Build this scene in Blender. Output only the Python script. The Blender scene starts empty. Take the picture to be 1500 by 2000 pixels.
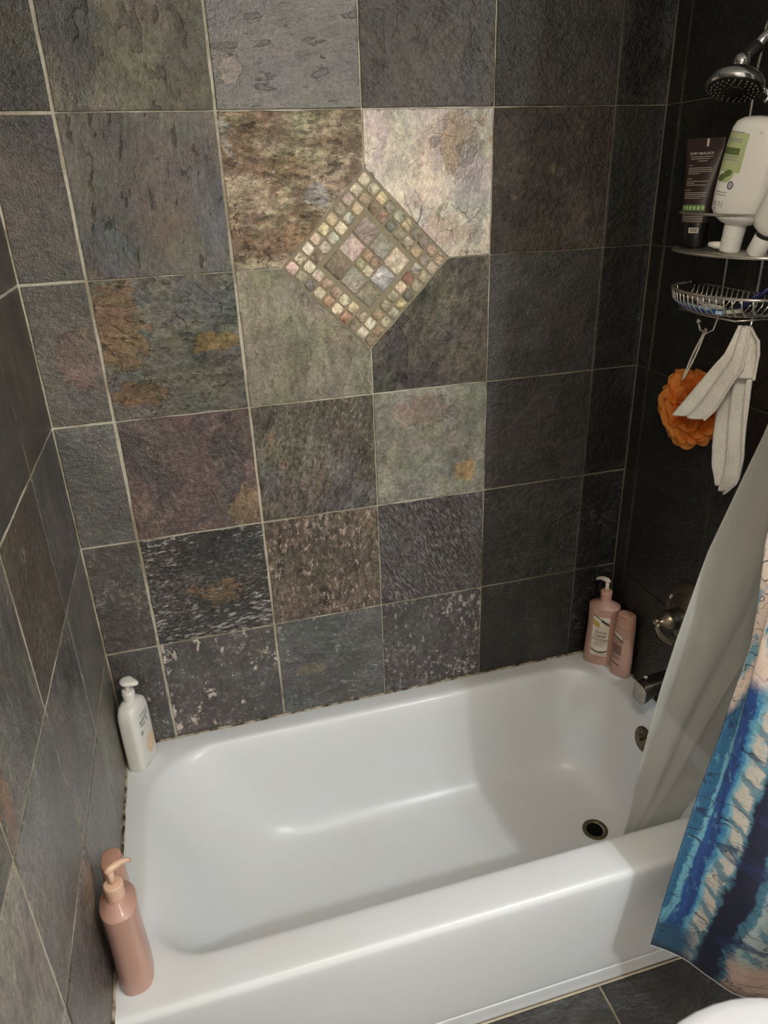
import bpy, bmesh, math, random
from mathutils import Vector, Matrix
from mathutils.geometry import tessellate_polygon
R = math.radians
S = bpy.context.scene
COL = S.collection
# heights below are measured from the bathtub rim; LIFT puts the floor at z = 0 at the very end
LIFT = 0.37

# ------------------------------------------------------------------ camera
cam = bpy.data.cameras.new('camera')
co = bpy.data.objects.new('camera', cam); COL.objects.link(co); S.camera = co
cam.sensor_fit = 'HORIZONTAL'; cam.sensor_width = 36.0
cam.lens = 1408.44 / 1500 * 36.0
cam.clip_start = 0.02
yaw, pit, rol = R(15.0393), R(24.7895), R(-2.1102)
fw = Vector((math.sin(yaw)*math.cos(pit), math.cos(yaw)*math.cos(pit), -math.sin(pit)))
ri = Vector((math.cos(yaw), -math.sin(yaw), 0)); up = ri.cross(fw)
r2 = math.cos(rol)*ri + math.sin(rol)*up
u2 = -math.sin(rol)*ri + math.cos(rol)*up
co.matrix_world = Matrix(((r2.x, u2.x, -fw.x, -0.43994), (r2.y, u2.y, -fw.y, -1.70011),
                          (r2.z, u2.z, -fw.z, 1.41553 + LIFT), (0, 0, 0, 1)))

# ------------------------------------------------------------------ world, lamps, exposure
W = bpy.data.worlds.new('world'); S.world = W; W.use_nodes = True
W.node_tree.nodes['Background'].inputs[0].default_value = (1.0, 0.915, 0.785, 1)
W.node_tree.nodes['Background'].inputs[1].default_value = 1.0
S.view_settings.view_transform = 'Standard'
S.view_settings.look = 'None'
S.view_settings.gamma = 1.0
S.view_settings.use_curve_mapping = False
S.view_settings.exposure = -0.10
try:                                  # light paths: enough for a small white room
    S.cycles.max_bounces = 6; S.cycles.diffuse_bounces = 4; S.cycles.glossy_bounces = 3
    S.cycles.transmission_bounces = 4; S.cycles.transparent_max_bounces = 8
except AttributeError:
    pass
# vanity lamp bulbs on the bathroom wall, right of and behind the camera
for i, (x, y, z, e) in enumerate(((0.76, -2.18, 1.79, 56), (0.97, -2.20, 1.73, 17))):
    l = bpy.data.lights.new('vanity_bulb', 'POINT'); l.energy = e; l.color = (0.90, 0.958, 1.0)
    l.shadow_soft_size = 0.045
    o = bpy.data.objects.new('vanity_bulb', l); COL.objects.link(o); o.location = (x, y, z + LIFT)

# warm fill light added below the ceiling to brighten the shaded tub
l = bpy.data.lights.new('ceiling_lamp', 'POINT'); l.shadow_soft_size = 0.11; l.energy = 24.0; l.color = (1.0, 0.88, 0.72)
o = bpy.data.objects.new('ceiling_lamp', l); COL.objects.link(o); o.location = (-0.26, -1.50, 1.90 + LIFT)

# ------------------------------------------------------------------ colour and node helpers
def lin(c):
    return c / 12.92 if c <= 0.04045 else ((c + 0.055) / 1.055) ** 2.4
def rgb(r, g, b, k=1.0):
    return (min(1, lin(r/255)*k), min(1, lin(g/255)*k), min(1, lin(b/255)*k), 1)

class NT:
    """small wrapper to write node graphs compactly"""
    def __init__(s, tree): s.t = tree
    def n(s, typ, **kw):
        nd = s.t.nodes.new(typ)
        for k, v in kw.items(): setattr(nd, k, v)
        return nd
    def put(s, sock, v):
        if isinstance(v, bpy.types.NodeSocket): s.t.links.new(v, sock)
        elif isinstance(v, (int, float)) and sock.type in ('VECTOR',): sock.default_value = (v, v, v)
        elif isinstance(v, (int, float)) and sock.type == 'RGBA': sock.default_value = (v, v, v, 1)
        else: sock.default_value = v
    def m(s, op, a, b=0.0, c=None, clamp=False):
        nd = s.n('ShaderNodeMath', operation=op, use_clamp=clamp)
        s.put(nd.inputs[0], a); s.put(nd.inputs[1], b)
        if c is not None: s.put(nd.inputs[2], c)
        return nd.outputs[0]
    def v(s, op, a, b=(0, 0, 0)):
        nd = s.n('ShaderNodeVectorMath', operation=op)
        s.put(nd.inputs[0], a); s.put(nd.inputs[1], b)
        return nd.outputs['Value'] if op in ('LENGTH', 'DISTANCE', 'DOT_PRODUCT') else nd.outputs[0]
    def comb(s, x, y, z):
        nd = s.n('ShaderNodeCombineXYZ')
        for i, q in enumerate((x, y, z)): s.put(nd.inputs[i], q)
        return nd.outputs[0]
    def sep(s, a):
        nd = s.n('ShaderNodeSeparateXYZ'); s.put(nd.inputs[0], a); return nd.outputs
    def mix(s, f, a, b, mode='MIX'):
        nd = s.n('ShaderNodeMix', data_type='RGBA', blend_type=mode)
        s.put(nd.inputs[0], f); s.put(nd.inputs[6], a); s.put(nd.inputs[7], b)
        return nd.outputs[2]
    def noise(s, vec, scale, detail=4.0, rough=0.55, dist=0.0, out='Fac'):
        nd = s.n('ShaderNodeTexNoise')
        s.put(nd.inputs['Vector'], vec); s.put(nd.inputs['Scale'], scale)
        nd.inputs['Detail'].default_value = detail; nd.inputs['Roughness'].default_value = rough
        nd.inputs['Distortion'].default_value = dist
        return nd.outputs[out]
    def smooth(s, x, lo, hi, a=0.0, b=1.0):
        nd = s.n('ShaderNodeMapRange', interpolation_type='SMOOTHSTEP')
        s.put(nd.inputs[0], x); s.put(nd.inputs[1], lo); s.put(nd.inputs[2], hi)
        s.put(nd.inputs[3], a); s.put(nd.inputs[4], b)
        return nd.outputs[0]
    def bump(s, h, strength, dist):
        nd = s.n('ShaderNodeBump'); s.put(nd.inputs['Height'], h)
        s.put(nd.inputs['Strength'], strength); s.put(nd.inputs['Distance'], dist)
        return nd.outputs[0]

def new_mat(name):
    m = bpy.data.materials.new(name); m.use_nodes = True
    t = NT(m.node_tree); b = m.node_tree.nodes['Principled BSDF']
    return m, t, b
def plain(name, col, rough=0.4, metal=0.0, var=0.0, vscale=60, bump=0.0, coat=0.0, spec=0.5):
    """procedural material: colour with faint noise variation"""
    m, t, b = new_mat(name)
    tc = t.n('ShaderNodeTexCoord').outputs['Object']
    nz = t.noise(tc, vscale, 4)
    f = t.m('MULTIPLY_ADD', nz, 2*var, 1 - var)
    t.put(b.inputs['Base Color'], t.mix(1.0, col, t.comb(f, f, f), 'MULTIPLY'))
    t.put(b.inputs['Roughness'], t.m('MULTIPLY_ADD', nz, 0.10, rough - 0.05))
    b.inputs['Metallic'].default_value = metal
    b.inputs['Coat Weight'].default_value = coat
    b.inputs['Specular IOR Level'].default_value = spec
    if bump: t.put(b.inputs['Normal'], t.bump(nz, bump, 0.002))
    return m

# ------------------------------------------------------------------ slate shader
def make_slate_group():
    g = bpy.data.node_groups.new('slate', 'ShaderNodeTree')
    ins = [('Seed', 'F', 0), ('ColA', 'C', 0), ('ColB', 'C', 0), ('ColC', 'C', 0), ('ColD', 'C', 0),
           ('ThrB', 'F', .5), ('ThrC', 'F', .62), ('ThrD', 'F', 2), ('Angle', 'F', 0), ('Stretch', 'F', 2),
           ('Pits', 'F', .3), ('Bump', 'F', .5), ('Rough', 'F', .42), ('Fine', 'F', .5), ('Ledge', 'F', .5),
           ('P1Col', 'C', 0), ('P1x', 'F', 0), ('P1z', 'F', 0), ('P1a', 'F', .0001), ('P1b', 'F', .0001),
           ('P2Col', 'C', 0), ('P2x', 'F', 0), ('P2z', 'F', 0), ('P2a', 'F', .0001), ('P2b', 'F', .0001),
           ('P3Col', 'C', 0), ('P3x', 'F', 0), ('P3z', 'F', 0), ('P3a', 'F', .0001), ('P3b', 'F', .0001),
           ('EdgeCol', 'C', 0), ('Cracks', 'F', 0), ('Coat', 'F', .30), ('DScale', 'F', 42), ('Scuff', 'F', 0)]
    for nm, k, d in ins:
        s = g.interface.new_socket(nm, in_out='INPUT', socket_type='NodeSocketFloat' if k == 'F' else 'NodeSocketColor')
        if k == 'F': s.default_value = d
    g.interface.new_socket('Shader', in_out='OUTPUT', socket_type='NodeSocketShader')
    t = NT(g); gi = t.n('NodeGroupInput').outputs; go = t.n('NodeGroupOutput')
    I = lambda k: gi[k]
    pos = t.n('ShaderNodeTexCoord').outputs['Object']
    sd = t.comb(I('Seed'), t.m('MULTIPLY', I('Seed'), 1.73), t.m('MULTIPLY', I('Seed'), .61))
    q = t.v('ADD', pos, sd)
    rot = t.n('ShaderNodeVectorRotate', rotation_type='Y_AXIS'); t.put(rot.inputs['Vector'], pos); t.put(rot.inputs['Angle'], I('Angle'))
    st = t.v('MULTIPLY', rot.outputs[0], t.comb(1.0, 1.0, I('Stretch')))   # streaks run along local x
    qs = t.v('ADD', st, sd)
    nA = t.noise(qs, 6.5, 4, .62, .5)
    nA2 = t.noise(q, 5.0, 5, .6, .3)
    nB = t.noise(q, 11, 5, .66, .4)
    qf = t.v('ADD', t.v('MULTIPLY', rot.outputs[0], t.comb(1.0, 1.0, t.m('MULTIPLY_ADD', I('Stretch'), .25, .75))), sd)
    nF = t.noise(qf, 85, 4, .74)
    nC = t.noise(q, 8, 3, .65, .6, out='Color')
    nM = t.noise(qs, 24, 4, .65, .3)
    nG = t.noise(q, 300, 1, .6)
    c = t.mix(t.smooth(nA, t.m('SUBTRACT', I('ThrB'), .09), t.m('ADD', I('ThrB'), .09)), I('ColA'), I('ColB'))
    fc = t.smooth(t.m('MULTIPLY_ADD', nM, .35, t.m('MULTIPLY', nB, .65)), I('ThrC'), t.m('ADD', I('ThrC'), .07))
    c = t.mix(fc, c, I('ColC'))
    # patches with ragged outlines
    edge = None; pm = None
    wob = t.m('ADD', t.m('MULTIPLY', t.m('SUBTRACT', t.noise(q, 10, 4, .62, 1.2), .5), 3.4), t.m('MULTIPLY', t.m('SUBTRACT', t.noise(qs, 26, 5, .72, .4), .5), 2.2))
    emask = t.smooth(nB, .47, .56)
    for k in ('P1', 'P2', 'P3'):
        s3 = t.sep(pos)
        dx = t.m('DIVIDE', t.m('SUBTRACT', s3[0], I(k + 'x')), I(k + 'a'))
        dz = t.m('DIVIDE', t.m('SUBTRACT', s3[2], I(k + 'z')), I(k + 'b'))
        d = t.m('SQRT', t.m('ADD', t.m('MULTIPLY', dx, dx), t.m('MULTIPLY', dz, dz)))
        d = t.m('MULTIPLY_ADD', wob, .8, d)
        inside = t.smooth(d, .80, 1.10, .85, 0.0)
        e = t.smooth(t.m('ABSOLUTE', t.m('SUBTRACT', d, 1.0)), .012, .045, 1.0, 0.0)
        e = t.m('MULTIPLY', e, emask)
        pc = t.mix(1.0, I(k + 'Col'), t.mix(.75, (1, 1, 1, 1), t.comb(*[t.m('MULTIPLY', nA, 2.0)]*3)), 'MULTIPLY')
        c = t.mix(inside, c, pc)
        edge = e if edge is None else t.m('MAXIMUM', edge, e)
        pm = inside if pm is None else t.m('MAXIMUM', pm, inside)
    c = t.mix(t.m('MULTIPLY', edge, .6), c, I('EdgeCol'))
    c = t.mix(1.0, c, t.mix(.23, (.5, .5, .5, 1), nC), 'MULTIPLY')
    c = t.mix(1.0, c, (2, 2, 2, 1), 'MULTIPLY')
    # value mottling
    lo = t.m('MULTIPLY_ADD', I('Fine'), -.62, 1.0)
    f = t.m('ADD', lo, t.m('MULTIPLY', t.m('MULTIPLY', I('Fine'), 1.24), t.smooth(nF, .30, .72)))
    f = t.m('MULTIPLY', f, t.m('MULTIPLY_ADD', t.smooth(nA2, .3, .7), .5, .75))
    f = t.m('MULTIPLY', f, t.m('MULTIPLY_ADD', nG, .6, .70))
    f = t.m('MULTIPLY', f, t.m('MULTIPLY_ADD', t.smooth(nM, .34, .64), t.m('MULTIPLY', I('Fine'), .7), t.m('MULTIPLY_ADD', I('Fine'), -.35, 1.0)))
    c = t.mix(1.0, c, t.comb(f, f, f), 'MULTIPLY')
    # chipped pits along the grain
    np_ = t.noise(qs, 17, 3, .5, .2)
    pit = t.m('MULTIPLY', t.smooth(np_, .615, .66), I('Pits'))
    c = t.mix(t.m('MULTIPLY', pit, .55), c, (.012, .012, .012, 1))
    # ledge lines: thin cracks where the cleft layers break off
    terr = t.m('MULTIPLY', t.noise(q, 4.2, 5, .58, .9), 9.0)
    fr = t.m('FRACT', terr)
    crack = t.m('MULTIPLY', t.smooth(fr, .0, .075, 1.0, 0.0), t.smooth(nB, .41, .52))
    crack = t.m('MULTIPLY', crack, I('Cracks'))
    c = t.mix(crack, c, I('EdgeCol'))
    # pale mineral deposits
    nS = t.noise(qs, I('DScale'), 5, .74, .25)
    msk = t.noise(q, 5.5, 3, .5)
    dep = t.smooth(t.m('MULTIPLY_ADD', t.m('SUBTRACT', msk, .5), .32, nS), I('ThrD'), t.m('ADD', I('ThrD'), .07))
    c = t.mix(dep, c, I('ColD'))
    # fine pale scuffs that double as painted glints on the high spots
    sc_ = t.m('MULTIPLY', t.smooth(t.m('MULTIPLY_ADD', t.m('SUBTRACT', nA2, .5), .5, nF), .55, .74), I('Scuff'))
    c = t.mix(sc_, c, I('ColD'))
    h = t.m('MULTIPLY', t.m('FLOOR', terr), t.m('MULTIPLY', I('Ledge'), .12))
    h = t.m('MULTIPLY_ADD', nF, .6, h)
    h = t.m('MULTIPLY_ADD', nM, .55, h)
    h = t.m('MULTIPLY_ADD', nG, .16, h)
    h = t.m('MULTIPLY_ADD', crack, -.35, h)
    h = t.m('MULTIPLY_ADD', pit, -.5, h)
    h = t.m('MULTIPLY_ADD', dep, .15, h)
    h = t.m('MULTIPLY_ADD', edge, -.25, h)
    h = t.m('MULTIPLY_ADD', nA, .9, h)
    h = t.m('MULTIPLY_ADD', nB, .5, h)
    nrm = t.bump(h, I('Bump'), .020)
    b = t.n('ShaderNodeBsdfPrincipled')
    t.put(b.inputs['Base Color'], c); t.put(b.inputs['Normal'], nrm)
    t.put(b.inputs['Roughness'], t.m('ADD', t.m('MULTIPLY_ADD', nM, .3, -.15), t.m('MULTIPLY_ADD', dep, .25, I('Rough'))))
    b.inputs['Specular IOR Level'].default_value = .5
    t.put(b.inputs['Coat Weight'], I('Coat')); b.inputs['Coat Roughness'].default_value = .22
    t.put(b.inputs['Coat Normal'], nrm)
    t.t.links.new(b.outputs[0], go.inputs[0])
    return g
SLATE = make_slate_group()
KA = 1.22         # photo tone -> stone colour
def slate(name, A, B, C=None, D=(190, 185, 178), k=None, **kw):
    m = bpy.data.materials.new(name); m.use_nodes = True
    nt = m.node_tree; nt.nodes.remove(nt.nodes['Principled BSDF'])
    g = nt.nodes.new('ShaderNodeGroup'); g.node_tree = SLATE
    nt.links.new(g.outputs[0], nt.nodes['Material Output'].inputs[0])
    kk = KA if k is None else k
    def calm(c, f=.42):
        l = .3*c[0]+.55*c[1]+.15*c[2]
        return tuple(v+(l*w-v)*f for v, w in zip(c, (1.045, 1.0, .905)))
    A, B = calm(A), calm(B); C = calm(C, .2) if C else None
    g.inputs['ColA'].default_value = rgb(*A, k=kk); g.inputs['ColB'].default_value = rgb(*B, k=kk)
    g.inputs['ColC'].default_value = rgb(*(C or B), k=kk); g.inputs['ColD'].default_value = rgb(*D)
    g.inputs['EdgeCol'].default_value = rgb(*kw.pop('edge', (38, 33, 28)), k=kk)
    for i in (1, 2, 3):
        p = kw.pop('p%d' % i, None)
        if p:
            g.inputs['P%dCol' % i].default_value = rgb(*calm(p[0], .25), k=kk)
            for q, v in zip('xzab', p[1:]): g.inputs['P%d%s' % (i, q)].default_value = v
        else:
            for q in 'xz': g.inputs['P%d%s' % (i, q)].default_value = 9.0
            for q in 'ab': g.inputs['P%d%s' % (i, q)].default_value = .05
    d = dict(Seed=0, ThrB=.5, ThrC=.62, ThrD=2, Angle=0, Stretch=2, Pits=.3, Bump=.45, Rough=.36, Fine=.45, Ledge=.5, Cracks=.22)
    d.update(kw)
    for q, v in d.items(): g.inputs[q].default_value = v
    return m

def make_grout():
    m, t, b = new_mat('grout')
    tc = t.n('ShaderNodeTexCoord').outputs['Object']
    n1 = t.noise(tc, 7, 4, .6); n2 = t.noise(tc, 160, 5, .6)
    c = t.mix(t.smooth(n1, .42, .62), rgb(190, 184, 168), rgb(150, 140, 120))
    # browner towards the shower end: curtain shade painted into the grout colour
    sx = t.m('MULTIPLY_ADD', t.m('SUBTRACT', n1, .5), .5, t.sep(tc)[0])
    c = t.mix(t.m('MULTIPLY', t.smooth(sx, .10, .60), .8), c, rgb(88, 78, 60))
    f = t.m('MULTIPLY_ADD', n2, .7, .62)
    t.put(b.inputs['Base Color'], t.mix(1.0, c, t.comb(f, f, f), 'MULTIPLY'))
    b.inputs['Roughness'].default_value = .85
    t.put(b.inputs['Normal'], t.bump(n2, .5, .002))
    return m
M = {}
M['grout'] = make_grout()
M['grout_dark'] = plain('mosaic_grout', rgb(140, 130, 108), .8, var=.3, vscale=90, bump=.4)

# ------------------------------------------------------------------ mesh helpers
def link(name, me, mat=None, parent=None, smooth=False, loc=None):
    o = bpy.data.objects.new(name, me); COL.objects.link(o)
    if mat is not None:
        for mm in (mat if isinstance(mat, (list, tuple)) else (mat,)): me.materials.append(mm)
    if parent is not None: o.parent = parent
    if loc is not None: o.location = loc
    if smooth:
        for p in me.polygons: p.use_smooth = True
    return o
def from_py(name, vs, fs, mat=None, parent=None, smooth=False, loc=None, recalc=True):
    me = bpy.data.meshes.new(name); me.from_pydata([tuple(v) for v in vs], [], fs); me.update()
    if recalc:
        bm = bmesh.new(); bm.from_mesh(me); bmesh.ops.recalc_face_normals(bm, faces=bm.faces); bm.to_mesh(me); bm.free()
    return link(name, me, mat, parent, smooth, loc)
PRINT = ('printed_text', 'label_print', 'leaf_print', 'green_band_icons', 'barcode_lines', 'text_block', 'label_art', 'shelf_wires')
def from_bm(name, bm, mat=None, parent=None, smooth=False, loc=None, recalc=True):
    if recalc: bmesh.ops.recalc_face_normals(bm, faces=bm.faces)
    me = bpy.data.meshes.new(name); bm.to_mesh(me); bm.free()
    o = link(name, me, mat, parent, smooth, loc)
    if name in PRINT: o['kind'] = 'stuff'      # fine print, too small to pick apart
    return o
def thing(name, label, cat, loc=(0, 0, 0), rz=0.0, group=None):
    o = bpy.data.objects.new(name, None); COL.objects.link(o); o.location = loc; o.rotation_euler = (0, 0, rz)
    o.empty_display_size = .05
    tag(o, label, cat, group); return o
def tag(o, label, cat, group=None):
    o['label'] = label; o['category'] = cat
    if group: o['group'] = group
def autosmooth(o, ang=40):
    me = o.data
    for p in me.polygons: p.use_smooth = True
    bm = bmesh.new(); bm.from_mesh(me)
    for e in bm.edges:
        if len(e.link_faces) == 2 and e.calc_face_angle(0) > R(ang): e.smooth = False
    bm.to_mesh(me); bm.free()
    return o
def bm_loft(bm, rings, cap0=True, cap1=True, closed=True):
    """rings: lists of points of equal length; quads between them"""
    vr = [[bm.verts.new(p) for p in r] for r in rings]
    n = len(vr[0])
    for a, b in zip(vr, vr[1:]):
        for i in range(n if closed else n - 1):
            j = (i + 1) % n
            bm.faces.new((a[i], a[j], b[j], b[i]))
    if cap0: bm.faces.new(list(reversed(vr[0])))
    if cap1: bm.faces.new(vr[-1])
    return vr
def bm_tube(bm, path, rad, n=8, caps=True, closed=False):
    path = [Vector(p) for p in path]; k = len(path)
    rs = rad if isinstance(rad, (list, tuple)) else [rad]*k
    rings = []; prev = None
    for i, p in enumerate(path):
        if closed: d = path[(i+1) % k] - path[i-1]
        else: d = path[min(i+1, k-1)] - path[max(i-1, 0)]
        d.normalize()
        if prev is None:
            a = Vector((0, 0, 1)) if abs(d.z) < .9 else Vector((1, 0, 0))
            x = d.cross(a).normalized()
        else:
            x = (prev - d*prev.dot(d)).normalized()
        prev = x; y = d.cross(x)
        rings.append([p + rs[i]*(math.cos(2*math.pi*j/n)*x + math.sin(2*math.pi*j/n)*y) for j in range(n)])
    if closed:
        vr = [[bm.verts.new(q) for q in r] for r in rings]
        for i in range(k):
            a, b = vr[i], vr[(i+1) % k]
            # best rotation offset for the closing seam
            off = 0
            if i == k-1:
                off = min(range(n), key=lambda s: (a[0].co - b[s].co).length)
            for j in range(n):
                bm.faces.new((a[j], a[(j+1) % n], b[(j+1+off) % n], b[(j+off) % n]))
    else:
        bm_loft(bm, rings, caps, caps)
def bm_box(bm, lo, hi):
    v = [bm.verts.new((x, y, z)) for x in (lo[0], hi[0]) for y in (lo[1], hi[1]) for z in (lo[2], hi[2])]
    for f in ((0, 1, 3, 2), (4, 6, 7, 5), (0, 4, 5, 1), (2, 3, 7, 6), (0, 2, 6, 4), (1, 5, 7, 3)):
        bm.faces.new([v[i] for i in f])
def bm_sphere(bm, c, r, u=16, v=10):
    m4 = Matrix.Translation(c)
    if isinstance(r, (tuple, list)): m4 = m4 @ Matrix.Diagonal((r[0], r[1], r[2], 1)); r = 1.0
    bmesh.ops.create_uvsphere(bm, u_segments=u, v_segments=v, radius=r, matrix=m4)
def bm_lathe(bm, prof, n=32, mat4=None):
    """prof: (radius, height) about local z"""
    rings = [[Vector((r*math.cos(2*math.pi*j/n), r*math.sin(2*math.pi*j/n), h)) for j in range(n)] for r, h in prof]
    if mat4 is not None: rings = [[mat4 @ p for p in r] for r in rings]
    bm_loft(bm, rings, True, True)
def axis_mat(origin, d):
    d = Vector(d).normalized(); q = d.to_track_quat('Z', 'Y')
    return Matrix.Translation(origin) @ q.to_matrix().to_4x4()
def subsurf(o, lv=2):
    s = o.modifiers.new('s', 'SUBSURF'); s.levels = lv; s.render_levels = lv

# ------------------------------------------------------------------ setting: walls, floor, ceiling
XL, XR = -0.7495, 0.7487
XA, XB, XC, XD, XE = -0.6148, -0.3067, 0.0, 0.3055, 0.6124
ZH = [1.861, 1.5526, 1.2401, 0.9294, 0.6236, 0.3117, 0.003]
CEIL = 2.05
TT = 0.008           # tile thickness in front of the grout bed
def wall_slab(name, lo, hi, mat):
    bm = bmesh.new(); bm_box(bm, lo, hi)
    o = from_bm(name, bm, mat); o['kind'] = 'structure'; return o
# the grout bed stands 2 mm behind the tile faces
GB = 0.0028
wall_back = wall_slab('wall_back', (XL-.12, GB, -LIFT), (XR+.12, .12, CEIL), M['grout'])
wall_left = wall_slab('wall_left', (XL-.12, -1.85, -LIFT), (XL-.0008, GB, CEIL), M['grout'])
wall_right = wall_slab('wall_right', (XR+GB, -.80, -LIFT), (XR+.12, GB, CEIL), plain('soiled_grout', rgb(96, 88, 76), .9, var=.35, vscale=40, bump=.3))  # right wall grout is darker, with the wall's shade put into its colour
paint = plain('ceiling_paint', rgb(205, 202, 195), .8, var=.03, vscale=30)
ceiling = wall_slab('ceiling', (XL-.12, -2.7, CEIL), (1.4, .12, CEIL+.08), paint)
M['floor_grout'] = plain('floor_grout', rgb(150, 140, 122), .85, var=.25, vscale=60, bump=.3)
floor = wall_slab('floor', (XL-.12, -2.7, -LIFT-.08), (1.4, .12, -LIFT-.003), M['floor_grout'])

def jitter_poly(poly, rng, step=.035, amp=.0006):
    """subdivide polygon sides and nudge the points so the tile edge is hand-cut"""
    out = []
    n = len(poly)
    for i in range(n):
        a, b = Vector(poly[i]), Vector(poly[(i+1) % n])
        k = max(1, min(7, int((b-a).length/step)))
        d = (b-a); nn = Vector((-d.y, d.x)).normalized()
        for j in range(k):
            p = a + d*j/k
            if j: p += nn*rng.uniform(-amp, amp)
            out.append(p)
    return out
def tile(name, poly, seed, mat, parent, plane, proud=0.0, bev=.0014, depth=TT, amp=.0006):
    """poly in wall coordinates (u, v); plane 'back', 'left', 'right' or 'floor'"""
    rng = random.Random(seed)
    cx = sum(p[0] for p in poly)/len(poly); cy = sum(p[1] for p in poly)/len(poly)
    pts = jitter_poly([(p[0]-cx, p[1]-cy) for p in poly], rng, amp=amp)
    n = len(pts)
    # shrunk outline for the bevelled front
    tilt = [rng.uniform(-.0012, .0012) for _ in range(3)]
    def inset(i):
        p = pts[i]; a = pts[i-1]; b = pts[(i+1) % n]
        e1 = (p-a).normalized(); e2 = (b-p).normalized()
        n1 = Vector((-e1.y, e1.x)); n2 = Vector((-e2.y, e2.x))
        bis = (n1+n2); L = bis.length
        bis = bis/L if L > 1e-6 else n1
        c = max(.4, bis.dot(n1))
        return p + bis*(bev*rng.uniform(.7, 1.6)/c)
    area = sum(pts[i].x*pts[(i+1) % n].y - pts[(i+1) % n].x*pts[i].y for i in range(n))
    if area < 0: pts.reverse()
    ins = [inset(i) for i in range(n)]
    hz = lambda p: -proud - tilt[0]*p.x/.15*.5 - tilt[1]*p.y/.15*.5
    vs = []
    for p in pts: vs.append((p.x, depth, p.y))
    for p in pts: vs.append((p.x, hz(p) + .0012, p.y))
    for p in ins: vs.append((p.x, hz(p), p.y))
    fs = []
    for a in (0, n):
        for i in range(n):
            j = (i+1) % n
            fs.append((a+i, a+j, a+n+j, a+n+i))
    tri = tessellate_polygon([[Vector((p.x, p.y, 0)) for p in ins]])
    for tr in tri: fs.append(tuple(2*n+i for i in tr))
    o = from_py(name, vs, fs, mat, parent)
    if plane == 'back': o.location = (cx, 0, cy)
    elif plane == 'left': o.location = (XL, cx, cy); o.rotation_euler = (0, 0, R(90))
    elif plane == 'right': o.location = (XR, -cx, cy); o.rotation_euler = (0, 0, R(-90))
    elif plane == 'floor': o.location = (cx, cy, -LIFT); o.rotation_euler = (R(-90), 0, 0); o.scale = (1, 1, -1)
    return o

# ---- tile looks of the back wall, row by row (colours as seen under the lamp)
RX = [XL, XA, XB, XC, XD, XE, XR]
gx = [.0042, .0038, .0033, .0018, .0019, .0019, .002]      # half joint widths
gz = [.0015, .0015, .0014, .0022, .0028, .0026, .0015]
BT = {}
H_ = 0.0; V_ = R(90)
WHITE = (205, 196, 186)
BT[0,0] = dict(A=(66,63,54), B=(56,55,50), C=(74,64,54), Fine=.35, Pits=.1, Ledge=.3)
BT[0,1] = dict(A=(88,80,68), B=(100,93,74), C=(76,70,66), Angle=V_, Pits=.8, p1=((70,66,62),-.11,.02,.05,.2))
BT[0,2] = dict(A=(96,90,80), B=(84,80,74), C=(108,94,82), Angle=.1, Stretch=3, Pits=1, Rough=.30, Bump=.30, Coat=1.0, p1=((120,106,96),-.115,-.075,.022,.022))
BT[0,3] = dict(A=(82,74,64), B=(72,68,62), C=(92,78,68), Angle=-.9, Rough=.28, Coat=.5, Cracks=.5, p1=((66,60,54),.03,.05,.045,.03), p2=((64,66,64),.1,-.08,.03,.06))
BT[0,4] = dict(A=(70,64,56), B=(76,66,54), C=(62,62,58), Pits=.2, Cracks=.2)
BT[0,5] = dict(A=(66,58,48), B=(74,64,50), C=(80,72,52), Pits=.1, p1=((6,6,6),-.022,-.03,.05,.115))
BT[1,0] = dict(A=(84,76,68), B=(70,68,64), C=(92,80,68), Pits=.2, Fine=.35)
BT[1,1] = dict(A=(108,98,91), B=(98,94,92), C=(110,96,86), Angle=R(82), Stretch=3.2, Pits=1, Bump=.55, Fine=.4, p1=((86,90,94),-.1,-.1,.07,.05), p2=((92,92,98),.12,-.05,.03,.12))
BT[1,2] = dict(A=(160,140,110), B=(128,102,74), C=(150,146,138), ThrC=.56, Stretch=2.6, Pits=.9, Bump=.7, Fine=.85, Cracks=.8, edge=(60,44,30), Rough=.34, Coat=.5, p1=((150,148,142),.05,-.02,.035,.03), p2=((140,110,84),-.02,-.1,.09,.03))
BT[1,3] = dict(A=(188,174,152), B=(164,152,142), C=(150,132,96), ThrC=.58, Angle=R(75), Stretch=1.6, Pits=.6, Bump=.35, Cracks=.8, edge=(70,54,38), Rough=.27, Coat=1.0, p1=((150,128,88),.06,.08,.04,.06), p2=((146,138,132),.1,-.02,.045,.09), p3=((168,140,122),.02,-.1,.06,.035))
BT[1,4] = dict(A=(100,82,68), B=(84,70,62), C=(116,98,78), ThrC=.58, Stretch=1.2, Pits=.2, Bump=.7, Fine=.7, p1=((82,58,50),.12,.07,.05,.09))
BT[1,5] = dict(A=(66,64,56), B=(60,60,54), Pits=.1, Fine=.3)
BT[2,0] = dict(A=(90,84,76), B=(82,80,76), C=(88,74,64), Pits=.1, Fine=.35, p1=((104,82,72),.035,-.015,.055,.075))
BT[2,1] = dict(A=(112,108,96), B=(96,98,96), C=(120,100,78), ThrC=.60, Stretch=2.4, Pits=.6, Bump=.8, Fine=.6, Cracks=.7, edge=(52,46,38), p1=((132,100,74),-.10,.05,.06,.085), p2=((140,112,62),.10,.01,.06,.022), p3=((122,92,60),-.09,-.1,.055,.03))
BT[2,2] = dict(A=(132,126,106), B=(118,112,94), C=(140,132,112), Angle=R(80), Pits=.5, Bump=.55, Fine=.4, Cracks=.5, edge=(70,62,50))
BT[2,3] = dict(A=(104,98,86), B=(92,86,82), C=(112,94,82), ThrC=.58, Angle=R(60), Stretch=2, Pits=.5, Bump=.9, Fine=.7, Rough=.33, Coat=.3, p1=((92,84,88),-.1,-.03,.03,.1))
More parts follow.
